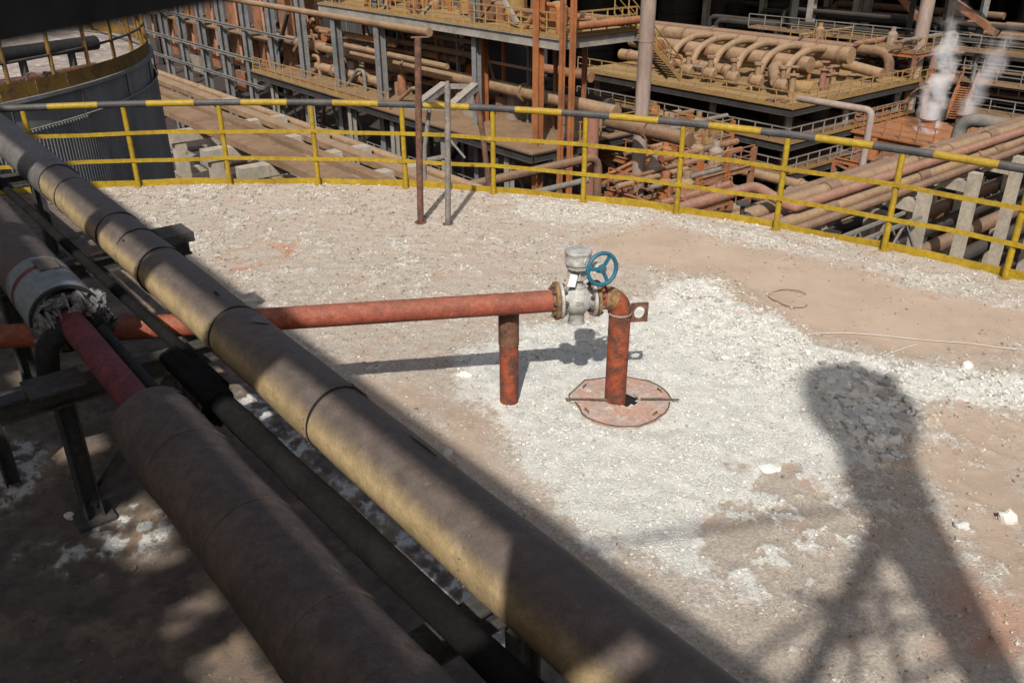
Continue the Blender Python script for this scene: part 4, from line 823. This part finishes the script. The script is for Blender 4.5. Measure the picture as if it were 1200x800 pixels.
MB().tube(path([W(62.5, 33.5, -7.6), W(62.5, 37, -7.2), W(56, 38.5, -7.0), W(53, 36, -7.4)], 1.), .4, 12).build('hose_pipe', M['pipedust'], mf)
MB().tube([W(55.5, 36.5, -8.1), W(55.5, 34.5, -8.0)], .5, 16).build('drum_shell', M['deckyellow'], mf)
random.seed(14)
for u, z_, r_, v0_, v1_ in ((57, -6.7, .55, 36, 53), (60.5, -6.3, .6, 35, 55), (54.2, -7.4, .42, 40.5, 52)):
    v = v0_+.8
    while v < v1_-.5: MB().lathe([(r_*.98,-.1),(r_*1.12,-.1),(r_*1.12,.1),(r_*.98,.1)], W(u, v, z_), A, 18).build('flange', M['pipebrown' if random.random() < .5 else 'orangebrown'], mf); v += random.uniform(1.6, 3.4)
for j in range(12):
    c_ = W(random.uniform(51, 63), random.uniform(33.5, 47), -8.3); h_ = random.uniform(.5, 1.6)
    if j % 2: MB().tube(path([c_, c_+Z*h_, c_+Z*h_+A*random.uniform(1, 3)], .3), random.uniform(.08, .16), 8).build('small_pipe', M[['pipedust','orange','pipegrey'][j % 3]], mf)
    else: MB().lathe([(.22,0),(.22,h_),(.4,h_),(.4,h_+.08),(.1,h_+.1),(.1,h_+.5),(.35,h_+.52),(.35,h_+.58)], c_, Z, 12).build('hand_valve', M[['pipedust','orangebrown','pipepink'][j % 3]], mf)
for j in range(10):                          # junk and spill on the top deck
    c_ = W(random.uniform(50.8, 64), random.uniform(33.2, 38), -8.29); MB().obox(c_+Z*.08, B*random.uniform(.2,.7), A*random.uniform(.1,.4), Z*.08).build('deck_plate', M[['pipebrown','deckdust','orangebrown'][j % 3]], mf, smooth=False)
tt_ = atu(1045, 62, 66.0)
pipe('process_pipe', 'long brown overhead pipe ending in a downward bend behind the platform', 'pipe', [W(66, tt_.dot(A)+45, tt_.z), W(66, tt_.dot(A), tt_.z), W(66, tt_.dot(A), tt_.z-3.2)], .38, M['pipebrown'], rad=1.2, flanges=4)
# stairs
def stairs(name, label, a, b, width, n, mat_, steprail=True):
    a, b = Vector(a), Vector(b); t = thing(name, label, 'stairs', b); d = b-a; hd = Vector((d.x, d.y, 0)).normalized(); s = hd.cross(Z)
    for k in (-1, 1): MB().bar(a+s*k*width/2, b+s*k*width/2, .06, .28).build('stringer', mat_, t, smooth=False)
    src = None
    for k in range(n):
        c = a.lerp(b, (k+.5)/n)
        if src is None: src = MB().obox((0,0,0), s*(width/2-.04), hd*.14, Z*.025).build('tread', mat_, None, smooth=False); put(src, t, Matrix.Translation(c))
        else: share('tread', src, Matrix.Translation(c), t)
    for k in (-1, 1): railing([a+s*k*width/2+Z*.1, b+s*k*width/2+Z*.1], t, mat_, 1.0, 1.6, .03)
    return t
stairs('steel_stairs', 'yellow steel stairs slanting down from the upper deck to the platform', atu(728, 20, 36), atu(790, 92, 41), 1.0, 22, M['yellowdusty'])
stairs('steel_stairs', 'grey steel stairs low behind the railing left of the platform', atu(842, 182, 46), atu(806, 240, 42), 1.2, 18, M['steelpale'])
stairs('steel_stairs', 'rusty orange stairs behind the white steam', atu(1136, 96, 72), atu(1118, 140, 68), 1.1, 16, M['orange'])
random.seed(21)
for i, (u0, u1, v0, v1, lv, lb) in enumerate(((35.5, 40, 28, 35.5, (-9.5,-12,-14.4), 'rust orange steel frame low between the left frame and the stack'), (43, 48, 35.5, 43, (-10.4,-13), 'rust brown steel frame left of the three-level platform'), (52, 62, 22.5, 30, (-11.5,-13.8), 'low rusty frame in front of the platform right side'), (30.8, 34.2, 25, 30, (-9.6,-11.8,-14), 'rusty frame low just right of the orange twin columns'), (66, 72, 33, 44, (-6.6,-9), 'brown frame behind the fat pipe cluster'))):
    t = thing('rust_frame', lb, 'steel frame', W((u0+u1)/2, (v0+v1)/2, GZ))
    for u in (u0, (u0+u1)/2, u1):
        for v in (v0, (v0+v1)/2, v1): hcol(u, v, GZ, lv[0]+(1.1 if i < 2 else 0), .26, M['orange' if (u+v) % 2 > 1 else 'orangebrown'], t)
    for z_ in lv:
        for v in (v0, v1): MB().ibar(W(u0, v, z_), W(u1, v, z_), .2, .3, .03).build('beam', M['orangebrown'], t, smooth=False)
        for u in (u0, u1): MB().ibar(W(u, v0, z_), W(u, v1, z_), .2, .3, .03).build('beam', M['orange'], t, smooth=False)
        MB().gbox(u0+.15, u1-.15, v0+.15, v0+(v1-v0)*.55, z_+.16, z_+.22).build('grating', M['deckdust'], t, smooth=False)
        railing([W(u0, v1, z_+.2), W(u0, v0, z_+.2), W(u1, v0, z_+.2)], t, M[['orange','yellowdusty','pipegrey','orange','yellowdusty'][i]], 1.0, 1.1, .03)
        MB().bar(W(u0, v0, z_-2.2), W(u0, v1, z_-.2), .14, .14).build('brace', M['orangebrown'], t, smooth=False)
        for j in range(4):
            v = random.uniform(v0+.5, v1-.5); MB().tube([W(u0-.8, v, z_+.5+.2*j), W(u1+1., v, z_+.5+.2*j)], random.uniform(.09, .2), 10).build('level_pipe', M[['pipepink','pipedust','orangebrown','pipegrey'][j]], t)
        for j in range(3):
            c_ = W(random.uniform(u0+.6, u1-.6), random.uniform(v0+.6, v1-.6), z_+.22); MB().lathe([(.4,0),(.4,.8),(.2,1.0),(.2,1.3)], c_, Z, 12).build('drum', M[['pipedust','orange','insulgrey'][j]], t)
# pale stacks
P_ = atu(754, 100, 33); t = thing('stack_pipe', 'tall pale pinkish white pipe column right of the stairs', 'pipe', Vector((P_.x, P_.y, GZ)))
MB().tube([(P_.x, P_.y, GZ), (P_.x, P_.y, 6)], .37, 20).build('pipe_run', M['stackwhite'], t); MB().lathe([(.5,0),(.5,.3)], (P_.x, P_.y, GZ), Z, 20).build('base_collar', M['stackwhite'], t)
for z_ in (-12, -7, -2.5): MB().lathe([(.372,-.04),(.39,-.04),(.39,.04),(.372,.04)], (P_.x, P_.y, z_), Z, 20, False).build('weld_ring', M['stackwhite'], t)
P_ = atv(1070, 90, 34); t = thing('stack_pipe', 'tall flaking white pipe column beside the steam', 'pipe', Vector((P_.x, P_.y, GZ)))
MB().tube([(P_.x, P_.y, GZ), (P_.x, P_.y, 6)], .52, 20).build('pipe_run', M['stackwhite'], t); MB().lathe([(.9,0),(.9,.3)], (P_.x, P_.y, GZ), Z, 20).build('base_collar', M['stackwhite'], t)
q = atu(1022, 130, 46); q2 = atu(935, 118, 46)
pipe('standpipe', 'pale pink standpipe bent at the top before the platform corner', 'pipe', [W(46, q2.dot(A), q.z), W(46, q.dot(A), q.z), W(46, q.dot(A), GZ)], .2, M['stackwhite'], rad=.4)
# walkway between frame and platform, low gear
t = thing('bridge_walkway', 'yellow-railed bridge walkway linking the frame to the platform stairs', 'walkway', W(42, 34, GZ))
z_ = atu(760, 150, 42).z; va0, va1 = vx(640, 125, 42), vx(835, 165, 42)
MB().gbox(41.4, 42.8, va1, va0, z_-.25, z_).build('deck', M['deckdust'], t); railing([W(41.4, va1, z_), W(41.4, va0, z_)], t, M['yellowdusty'], 1.1, 1.2, .035, (.5,), .3); railing([W(42.8, va1, z_), W(42.8, va0, z_)], t, M['yellowdusty'], 1.1, 1.2, .035)
for v in np.linspace(va1+.5, va0-.5, 5): MB().bar(W(42.1, v, GZ), W(42.1, v, z_-.25), .3, .3).build('column', M['steelpale'], t)
zz = -13.2
for k, (dz, u, mt, r_) in enumerate(((0,40,'pipepink',.28), (-.9,39,'pipedust',.3), (.9,43.5,'pipebrown',.34), (1.9,44.5,'pipedust',.3), (-2.0,38,'pipepink',.25))):
    pipe('low_pipe', 'long low %s pipe behind the middle of our railing' % ['pinkish upper-near','tan near','thick brown','tan far upper','pinkish lowest'][k], 'pipe', [W(u, 52, zz+dz), W(u, 22, zz+dz)], r_, M[mt], 'low pipes behind the middle of the railing', flanges=3)
t = thing('lagged_tank', 'squat dusty grey-pink tank low behind the railing posts', 'tank', atz(712, 235, -13.5))
c = atz(712, 235, -13.5); MB().lathe([(1.7,-3.5),(1.7,1.0),(1.4,1.6),(.5,2.0),(0,2.05)], c, Z, 24).build('shell', M['insulgrey'], t); MB().lathe([(.3,2.0),(.3,2.6)], c, Z, 12).build('nozzle', M['pipedust'], t)
c = atz(770, 222, -13.5); t = thing('hopper', 'dusty brown hopper box beside the grey stairs', 'hopper', c-Z*2); MB().obox(c, B*.9, A*.9, Z*.9).lathe([(1.1,0),(.3,-1.6)], c-Z*.9, Z, 4).build('bin', M['pipedust'], t); MB().obox(c+Z*.95, B*1., A*1., Z*.05).build('lid', M['deckdust'], t)
c = atz(745, 232, -13.5); t = thing('pump_set', 'green and blue pump set low behind the railing', 'pump', c-Z*1.5)
MB().obox(c+Z*-.3, B*.8, A*.9, Z*.5).build('base_frame', M['green'], t); MB().lathe([(.45,-.8),(.5,-.7),(.5,.5),(.35,.7)], c+Z*.9, A, 16).build('motor', M['bluepump'], t); MB().obox(c+Z*2.4+A*.3, B*.6, A*.5, Z*.25).build('hood', M['green'], t); MB().bar(c+Z*.2+A*.3, c+Z*2.2+A*.3, .1, .1).build('mast', M['green'], t)
for k in range(8):
    c = atz(640+k*22, 226-6*(k % 3)+k*1.5, -13); pipe('valve_stub', 'bent stub pipe in the low tangle behind the railing, %s from the left' % ['first','second','third','fourth','fifth','sixth','seventh','eighth','ninth','tenth','eleventh','twelfth','thirteenth','fourteenth'][k], 'pipe', [c-Z*4, c+Z*(.3+.3*(k % 3)), c+Z*(.3+.3*(k % 3))+A*1.4], .2, M[['orange','pipepink','pipedust'][k % 3]], 'stub pipes behind the middle railing', rad=.5)
q0, q1 = atz(530, 222, -6.5), atz(690, 180, -6.5)
q1 = q0+B*((q1-q0).dot(B)); pipe('loop_pipe', 'dusty brown pipe rising right then bending down by the orange columns', 'pipe', [q0-B*9, q1, q1-Z*7], .19, M['pipebrown'], rad=.7)
pipe('loop_pipe', 'grey pipe just under the dusty brown bent pipe', 'pipe', [q0-B*6-A*1.2-Z*.4, q1-A*1.4-Z*.4-B*2], .13, M['pipegrey'])
# --- right pipe rack
RV = [(13.95,.15,-5.6,'pipebrown'), (14.45,.22,-5.55,'pipedust'), (15.05,.19,-5.6,'pipepink'), (15.6,.24,-5.5,'pipedust'), (16.15,.15,-5.6,'pipebrown'), (17.2,.2,-7.2,'pipedust'), (18.0,.22,-7.4,'pipepink'), (18.8,.26,-7.3,'pipedust'), (19.7,.24,-7.4,'pipebrown')]
ORD = ['nearest','second','third','fourth','fifth','sixth','seventh','eighth','farthest']
for i, (v, r_, z_, mt) in enumerate(RV):
    u0 = 14 if i < 5 else 22+2.5*(i-5)
    pts = [W(u0, v, z_), W(70, v, z_)] if i < 5 else [W(u0, v, z_-5), W(u0, v, z_), W(70, v, z_)]
    t = pipe('rack_pipe', '%s of the long parallel brown pipes on the right rack' % ORD[i], 'pipe', pts, r_, M[mt], 'pipes on the right rack', rad=.8, flanges=4 if i < 5 else 0)
    if i % 2:
        for k in range(3): MB().lathe([(r_*.98,-.35),(r_*1.25,-.35),(r_*1.25,.35),(r_*.98,.35)], W(24+6*k+i, v, z_), B, 14).build('lagging_joint', M['pipebrown'], t)
for k in range(6): pipe('low_rack_pipe', 'shaded dark pipe on the lower tier of the right rack, %s from us' % ['first','second','third','fourth','fifth','sixth','seventh','eighth','ninth','tenth','eleventh','twelfth','thirteenth','fourteenth'][k], 'pipe', [W(16, 13.9+k*1.25, -9.4), W(70, 13.9+k*1.25, -9.4)], .28+.04*(k % 2), M['pipebrown' if k % 2 else 'voidsteel'], 'lower tier pipes of the right rack')
for i, u in enumerate((29.2, 32.9, 36.6, 41, 46, 51)):
    t = thing('concrete_trestle', 'pale concrete trestle bent under the right pipe rack, %s from the left' % ['first','second','third','fourth','fifth','sixth','seventh','eighth'][i], 'trestle', W(u, 14, GZ), 'trestles under the right rack')
    for z_, va_ in ((-5.85, 16.9), (-7.75, 21.)): MB().gbox(u-.17, u+.17, 13.5 if z_ > -7 else 16.2, va_, z_-.4, z_).build('cap_beam', M['concrete'], t, smooth=False)
    for v in (13.3, 17., 20.6): MB().gbox(u-.19, u+.19, v-.19, v+.19, GZ, -5.5 if v < 14 else -8.15).build('column', M['concrete'], t, smooth=False)
t = thing('lattice_girder', 'grey steel lattice girder lying under the right pipes near the rail', 'girder', W(24, 11, -7.5))
for v in (13.0, 13.6):
    for z_ in (-6.2, -7.3): MB().bar(W(17, v, z_), W(28.6, v, z_), .10, .10).build('chord', M['pipegrey'], t, smooth=False)
    for k in range(12): MB().bar(W(17+k*.96, v, -6.2 if k % 2 else -7.3), W(17.96+k*.96, v, -7.3 if k % 2 else -6.2), .07, .07).build('diagonal', M['pipegrey'], t, smooth=False)
q = atz(885, 218, -4.6); v_ = q.dot(A); u_ = q.dot(B)
pipe('expansion_loop', 'pink red pipe with a raised kink near the railing', 'pipe', [W(u_-9, v_, -4.6), W(u_, v_, -4.6), W(u_+.5, v_-.9, -5.1), W(u_+.5, v_-1.2, -5.1), W(60, v_-1.2, -5.1)], .17, M['pipepink'], rad=.35)
q = atz(868, 262, -5.2); t = thing('pipe_valve', 'small dark valve body on the pipes behind the railing', 'valve', q); MB().lathe([(.16,-.3),(.3,-.3),(.3,-.2),(.2,-.15),(.24,0),(.2,.15),(.3,.2),(.3,.3),(.16,.3)], q, B, 14).build('body', M['darksteel'], t); MB().tube([q, q+Z*.6], .07, 8).lathe([(.22,.6),(.22,.66)], q, Z, 12).build('stem', M['darksteel'], t)
# --- far right structure, steam pit
s3 = thing('far_platform', 'distant multi-level platform with grey rails in the upper right corner', 'platform', W(76, 28, GZ))
for k, (y, mt) in enumerate(((52,'deckyellow'), (76,'deckdust'), (103,'deckdust'), (128,'deckdust'))):
    z_ = zx(1150, y+6, 74); deck(s3, 74, 92, 8, 33, z_, M[mt], M['voidsteel'], .5, 5); railing([W(74.1, 8, z_), W(74.1, 32.9, z_), W(80, 32.9, z_)], s3, M['pipegrey'], 1.05, 1.6, .035)
    for j in range(4): MB().tube([W(76+j*1.5, 8, z_+.9+.3*(j % 2)), W(76+j*1.5, 33, z_+.9+.3*(j % 2))], .3, 10).build('level_pipe', M[['pipebrown','pipedust','voidsteel','pipebrown'][j]], s3)
for v in (9, 15, 21, 27, 32.5): MB().bar(W(74.6, v, GZ), W(74.6, v, 1.), .45, .45).build('column', M['steelgrey'], s3, smooth=False)
zt = zx(1150, 30, 76)
for k in range(5): MB().tube(path([W(77+1.6*k, 8, zt+.2*k), W(77+1.6*k, 24-1.8*k, zt+.2*k), W(77+1.6*k, 25-1.8*k, zt-1.8+.2*k)], .9), .42, 12).build('top_pipe', M['pipedust'], s3)
MB().bar(atu(1170,40,74), atu(1115,0,74), .5, .5).build('brace', M['orangebrown'], s3); MB().bar(atu(1085,30,74), atu(1052,-8,74), .5, .5).build('brace', M['orangebrown'], s3)
c = atz(1085, 158, -11); t = thing('steam_pit', 'rusty orange open-topped tank with rails giving off steam', 'tank', Vector((c.x, c.y, GZ)))
cu_, cv_ = c.dot(B), c.dot(A); MB().gbox(cu_-3.2, cu_+4, cv_-3.2, cv_+3.6, -14, -11).build('pit_wall', M['orangebrown'], t, smooth=False); MB().gbox(cu_-3.4, cu_+4.2, cv_-3.4, cv_+3.8, -11, -10.85).build('deck', M['orange'], t, smooth=False)
railing([W(cu_+4.1, cv_-3.3, -10.85), W(cu_-3.3, cv_-3.3, -10.85), W(cu_-3.3, cv_+3.7, -10.85), W(cu_+4.1, cv_+3.7, -10.85)], t, M['orange'], 1.1, 1.2, .035)
for du in (-3, 3.8):
    for dv in (-3, 3.4): MB().bar(W(cu_+du, cv_+dv, GZ), W(cu_+du, cv_+dv, -14), .4, .4).build('column', M['steelpale'], t)
for dx in (0, 3.4): MB().lathe([(.5,0),(.5,.9),(.62,.9),(.62,1.0)], W(cu_+dx, cv_-dx*.25, -10.85), Z, 16, False).build('vent', M['orangebrown'], t)
q = atu(1125, 150, 54); pipe('process_pipe', 'grey elbowed pipe rising beside the steaming pit', 'pipe', [q-Z*3, q+Z*.6, q+Z*.6-A*10], .4, M['pipegrey'], rad=1.)
# steam
def steam(name, label, c, hgt, r0, r1, dens, lean):
    b = bmesh.new(); n, k = 20, 14; m = MB()
    prof = [(r0*.6,0)]+[((r0+(r1-r0)*i/k)*(1+.12*math.sin(i*1.7)), hgt*(i+.4)/k) for i in range(k)]+[(r1*.5, hgt*1.03)]
    vs = []
    for r_, z_ in prof:
        f = z_/hgt
        for j in range(n):
            a = 2*math.pi*j/n; q = 1+.25*mnoise.noise(Vector((math.cos(a)*1.5+c.x, math.sin(a)*1.5, z_*.6)))
            vs.append(c+lean*(f**1.5)+Vector((math.cos(a)*r_*q, math.sin(a)*r_*q, z_)))
    L_ = len(prof); m.add(vs, [(i*n+j, i*n+(j+1) % n, (i+1)*n+(j+1) % n, (i+1)*n+j) for i in range(L_-1) for j in range(n)]+[tuple(range(n-1,-1,-1)), tuple((L_-1)*n+j for j in range(n))])
    mt = bpy.data.materials.new('steam_'+name); mt.use_nodes = True; t = mt.node_tree; N, L = t.nodes, t.links; N.remove(N['Principled BSDF'])
    pv = N.new('ShaderNodeVolumePrincipled'); pv.inputs['Color'].default_value = (.95,.95,.96,1); pv.inputs['Anisotropy'].default_value = -.2
    geo = N.new('ShaderNodeNewGeometry'); mp = N.new('ShaderNodeMapping'); mp.inputs['Location'].default_value = (-c.x, -c.y, -c.z); L.new(geo.outputs['Position'], mp.inputs[0])
    nz = N.new('ShaderNodeTexNoise'); nz.inputs['Scale'].default_value = .62; nz.inputs['Detail'].default_value = 5; nz.inputs['Roughness'].default_value = .58; nz.inputs['Distortion'].default_value = .6; L.new(mp.outputs[0], nz.inputs['Vector'])
    sp = N.new('ShaderNodeSeparateXYZ'); L.new(mp.outputs[0], sp.inputs[0])
    def mth(op, a, b_, c_=None):
        x = N.new('ShaderNodeMath'); x.operation = op
        for i, q in enumerate((a, b_)):
            if isinstance(q, (int, float)): x.inputs[i].default_value = q
            else: L.new(q, x.inputs[i])
        return x.outputs[0]
    f = mth('DIVIDE', sp.outputs[2], hgt); fl = mth('POWER', mth('MAXIMUM', f, 0.), 1.5)
    dx = mth('SUBTRACT', sp.outputs[0], mth('MULTIPLY', fl, lean.x)); dy = mth('SUBTRACT', sp.outputs[1], mth('MULTIPLY', fl, lean.y))
    rad = mth('ADD', mth('MULTIPLY', f, r1-r0), r0); rr_ = mth('DIVIDE', mth('SQRT', mth('ADD', mth('MULTIPLY', dx, dx), mth('MULTIPLY', dy, dy)), 0.), rad)
    core = mth('MAXIMUM', mth('SUBTRACT', 1.0, rr_), 0.)
    shp = mth('MAXIMUM', mth('SUBTRACT', mth('ADD', mth('MULTIPLY', core, .5), mth('MULTIPLY', nz.outputs[0], 1.9)), mth('ADD', .98, mth('MULTIPLY', f, .22))), 0.)
    fade = mth('MULTIPLY', mth('MINIMUM', mth('MULTIPLY', core, 4.), 1.), mth('MAXIMUM', mth('SUBTRACT', 1.05, f), 0.))
    L.new(mth('MULTIPLY', mth('MULTIPLY', shp, fade), dens), pv.inputs['Density']); L.new(pv.outputs[0], N['Material Output'].inputs['Volume'])
    o = m.build('steam_plume', mt); return tag(o, label, 'steam', None)
c = W(cu_, cv_, -10.84); steam('a', 'tall white steam plume beside the flaking white pipe', c, 8.6, 1.05, 1.5, 4.2, Vector((.5, .3, 0)))
c = W(cu_+3.4, cv_-.85, -10.84); steam('b', 'smaller fainter steam plume on the right', c, 7.0, .75, 1.6, 2.6, Vector((2.4, .3, 0)))
# --- shaded depth of the plant: unseen roofs and walls added for shade, vessels, pipes
for lb, (u0, u1, v0, v1) in (('added hall with unseen shading roof behind the left plant frame', (40,140,62,150)), ('added hall with unseen shading roof behind the three-level platform', (68,140,30,61.9)), ('added hall with unseen shading roof behind the far right platform', (78,140,-30,29.9))):
    t = thing('shade_hall', lb+', mostly dark', 'building', W((u0+u1)/2, (v0+v1)/2, GZ)); MB().gbox(u0, u1, v0, v1, 3.8, 4.3).build('roof', M['voidsteel'], t, smooth=False)
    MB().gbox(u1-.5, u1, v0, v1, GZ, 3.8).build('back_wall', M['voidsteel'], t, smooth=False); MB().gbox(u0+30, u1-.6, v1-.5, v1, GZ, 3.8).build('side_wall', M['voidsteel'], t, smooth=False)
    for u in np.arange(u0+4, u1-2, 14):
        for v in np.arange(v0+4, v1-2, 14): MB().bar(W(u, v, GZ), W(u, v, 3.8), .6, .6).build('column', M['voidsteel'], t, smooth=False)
for i, x in enumerate((795, 853, 925, 700, 985)):
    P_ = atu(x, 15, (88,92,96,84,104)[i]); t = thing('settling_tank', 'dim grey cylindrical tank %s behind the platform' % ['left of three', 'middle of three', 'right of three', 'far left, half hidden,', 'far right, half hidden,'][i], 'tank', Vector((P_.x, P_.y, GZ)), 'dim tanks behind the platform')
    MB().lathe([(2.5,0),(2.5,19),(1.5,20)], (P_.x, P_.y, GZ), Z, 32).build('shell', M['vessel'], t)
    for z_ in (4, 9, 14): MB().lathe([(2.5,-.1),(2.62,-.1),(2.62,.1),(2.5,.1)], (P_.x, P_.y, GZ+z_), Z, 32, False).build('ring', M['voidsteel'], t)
for i, (x, u) in enumerate(((827,80),(893,82),(968,84),(1003,78),(1015,80),(950,74))):
    P_ = atu(x, 20, u); t = thing('hall_column', 'tall grey column in front of the dim tanks', 'column', Vector((P_.x, P_.y, GZ)), 'columns before the dim tanks'); MB().ibar((P_.x, P_.y, GZ), (P_.x, P_.y, 3.7), .6, .6, .08, B).build('shaft', M['steelpale'], t, smooth=False)
    MB().obox((P_.x, P_.y, GZ+.1), B*.5, A*.5, Z*.1).build('foot_plate', M['steelpale'], t)
random.seed(5)
for k in range(34):                          # runs of pipe seen dimly between floors
    u = random.uniform(70, 84); v0_ = random.uniform(22, 40); z_ = random.uniform(-12, -4.8 if v0_ > 27 else -1.5); r_ = random.uniform(.12, .32)
    al = random.random() < .7; p0 = W(u, v0_, z_); p1 = W(u, v0_+random.uniform(10, 28), z_) if al else W(u+15, v0_, z_)
    pipe('dim_pipe', 'brown process pipe in the dim tangle behind the platforms', 'pipe', [p0, p1, p1-Z*random.uniform(2, 6)], r_, M[random.choice(['pipebrown','pipebrown','voidsteel','voidsteel','orangebrown'])], 'dim tangle of process pipes', rad=.9)
for k in range(22):
    v = random.uniform(34, 75); z_ = random.uniform(-13, -3.4); r_ = random.uniform(.12, .35); u = random.uniform(34.5, 40)
    pipe('dim_pipe', 'dark process pipe deep inside the left plant frame', 'pipe', [W(u, v, z_), W(u, v+random.uniform(6, 14), z_), W(u, v+14, z_-random.uniform(2, 5))], r_, M[random.choice(['pipebrown','voidsteel','orangebrown'])], 'dark pipes inside the left frame', rad=.7)
for k in range(3):
    z_ = -6.4-k*2.2; t = thing('far_walkway', 'thin far walkway rails level %s in the dim hall behind the platform' % ['one','two','three','four','five'][k], 'walkway', W(72, 40, GZ), 'far walkways in the dim hall')
    MB().gbox(71, 72.4, 20, 52, z_-.2, z_).build('deck', M['deckdust'], t, smooth=False); railing([W(71, 20, z_), W(71, 52, z_)], t, M['pipegrey'], 1.05, 1.8, .035)
    for v in range(22, 52, 9): MB().bar(W(71.7, v, GZ), W(71.7, v, z_-.2), .25, .25).build('post', M['steelgrey'], t)

# ------------------------------------------------------------------ overhead pipes and gantry out of view that shade the left side
ZC = 4.6; KU, KV = .753, .685
du, dv = KU*(ZC-3.6), KV*(ZC-3.6)             # measured for 3.6 m, carried up along the sun's direction
def ob(name, u0, u1, v0, v1, parent, z0=ZC-.05, z1=ZC+.05, mt='darksteel'):
    return MB().gbox(u0-du, u1-du, v0-dv, v1-dv, z0, z1).build(name, M[mt], parent, smooth=False)
oh = thing('overhead_gantry', 'dark steel pipe gantry passing overhead at the left', 'gantry', W(-4, 2, 0))
c0, c1 = W(-.175-du, -12, ZC), W(-.175-du, 16, ZC); MB().tube([c0, c1], .135, 24).build('overhead_pipe', M['cladgrey'], oh)
ob('walkway_plate', -1.73, -.90, -10, 16, oh); ob('deck_plate', -9.5, -2.07, -10, 9.5, oh)
for v, w in ((6.9,.35), (4.82,.26), (3.75,.14), (2.36,.62)): ob('cross_beam', -1.5, -.1, v-w/2, v+w/2, oh, ZC-.3, ZC-.18)
for v, w in ((5.6,2.0), (3.72,.72), (2.68,.62), (1.48,.26), (1.02,.14), (.02,.34)): ob('cross_plate', -2.2, -1.6, v-w/2, v+w/2, oh, ZC-.3, ZC-.18)
for k in range(5): MB().bar(W(-2.15-du, 2.2-dv-.22*k, ZC-.1), W(-1.65-du, 1.85-dv-.22*k, ZC-.1), .035, .035).build('lattice_bar', M['darksteel'], oh)
ob('end_plate', -.95, -.03, -9, -.52, oh, ZC-.45, ZC-.36); ob('end_plate', -.95, -.03, -.36, -.24, oh, ZC-.45, ZC-.36); ob('end_plate', -.95, -.03, -.10, .13, oh, ZC-.45, ZC-.36)  # unseen added plates, spaced so two sunlit spots reach the pipe
ob('end_plate', -.95, -.60, -.52, -.36, oh, ZC-.45, ZC-.36); ob('end_plate', -.95, -.58, -.24, -.10, oh, ZC-.45, ZC-.36)
for u in (-3.4, -8.5):
    for v in (-8, -2, 4.5): MB().ibar(W(u-du, v-dv, 0), W(u-du, v-dv, ZC-.05), .2, .2, .02, B).build('column', M['darksteel'], oh)
# added girder and hanger standing in for a dark blur at upper left
gd = R(9.5); g = Vector((math.sin(gd), math.cos(gd), 0)); q = atz(-10, 56, 3.083)
MB().bar(q-g*1.6+Z*.05-Vector((.1,0,0)), q+g*.20+Z*.05-Vector((.1,0,0)), .20, .10).build('added_girder', M['soot'], oh)
MB().bar(q-g*1.5+Z*.10-Vector((.1,0,0)), q-g*1.5+Z*1.6-Vector((.1,0,0)), .08, .08).build('hanger', M['soot'], oh)
# unseen mast behind the camera, shaped for the shadow on the rubble
vs_ = thing('shadow_mast', 'unseen capped mast on splayed legs behind the viewpoint, shaped for its shadow', 'mast', (1.4, -1.5, 0))
def pl(px, py):                              # point of the mast's upright plane whose shadow falls at this spot of the roof
    g_ = atz(px, py); t_ = (g_.y+1.5)/-SUN_D.y; return g_+SUN_D*t_
hd = pl(1003, 470); MB().lathe([(.24,-.55),(.30,-.42),(.37,-.22),(.385,.0),(.35,.2),(.24,.32),(.0,.36)], hd, Z, 28).build('cap', M['galv'], vs_)
nk = pl(1045, 585); MB().tube([hd-Z*.5, hd.lerp(nk, .5), nk], [.25,.25,.24], 20).build('neck', M['galv'], vs_)
MB().tube([nk, pl(1105, 690), pl(1165, 800), pl(1165, 800)+(pl(1165,800)-pl(1105,690))*1.6], [.225,.17,.13,.12], 20).build('leg', M['galv'], vs_)
MB().tube([nk-Z*.05, pl(985, 720), pl(945, 800), pl(945,800)+(pl(945,800)-pl(985,720))*2.2], [.10,.055,.05,.05], 14).build('leg', M['galv'], vs_)
for L_ in ((640,648,1010,592), (868,780,1015,676), (1030,680,1062,812), (1040,708,900,822), (1060,800,1120,770), (930,700,1080,700), (960,760,1110,720), (1000,800,1010,690)):  # unseen bars placed for thin rail-like shadows on the roof
    a_, c_ = pl(*L_[:2]), pl(*L_[2:]); MB().tube([a_, c_], .022, 8).build('shadow_bar', M['darksteel'], vs_)
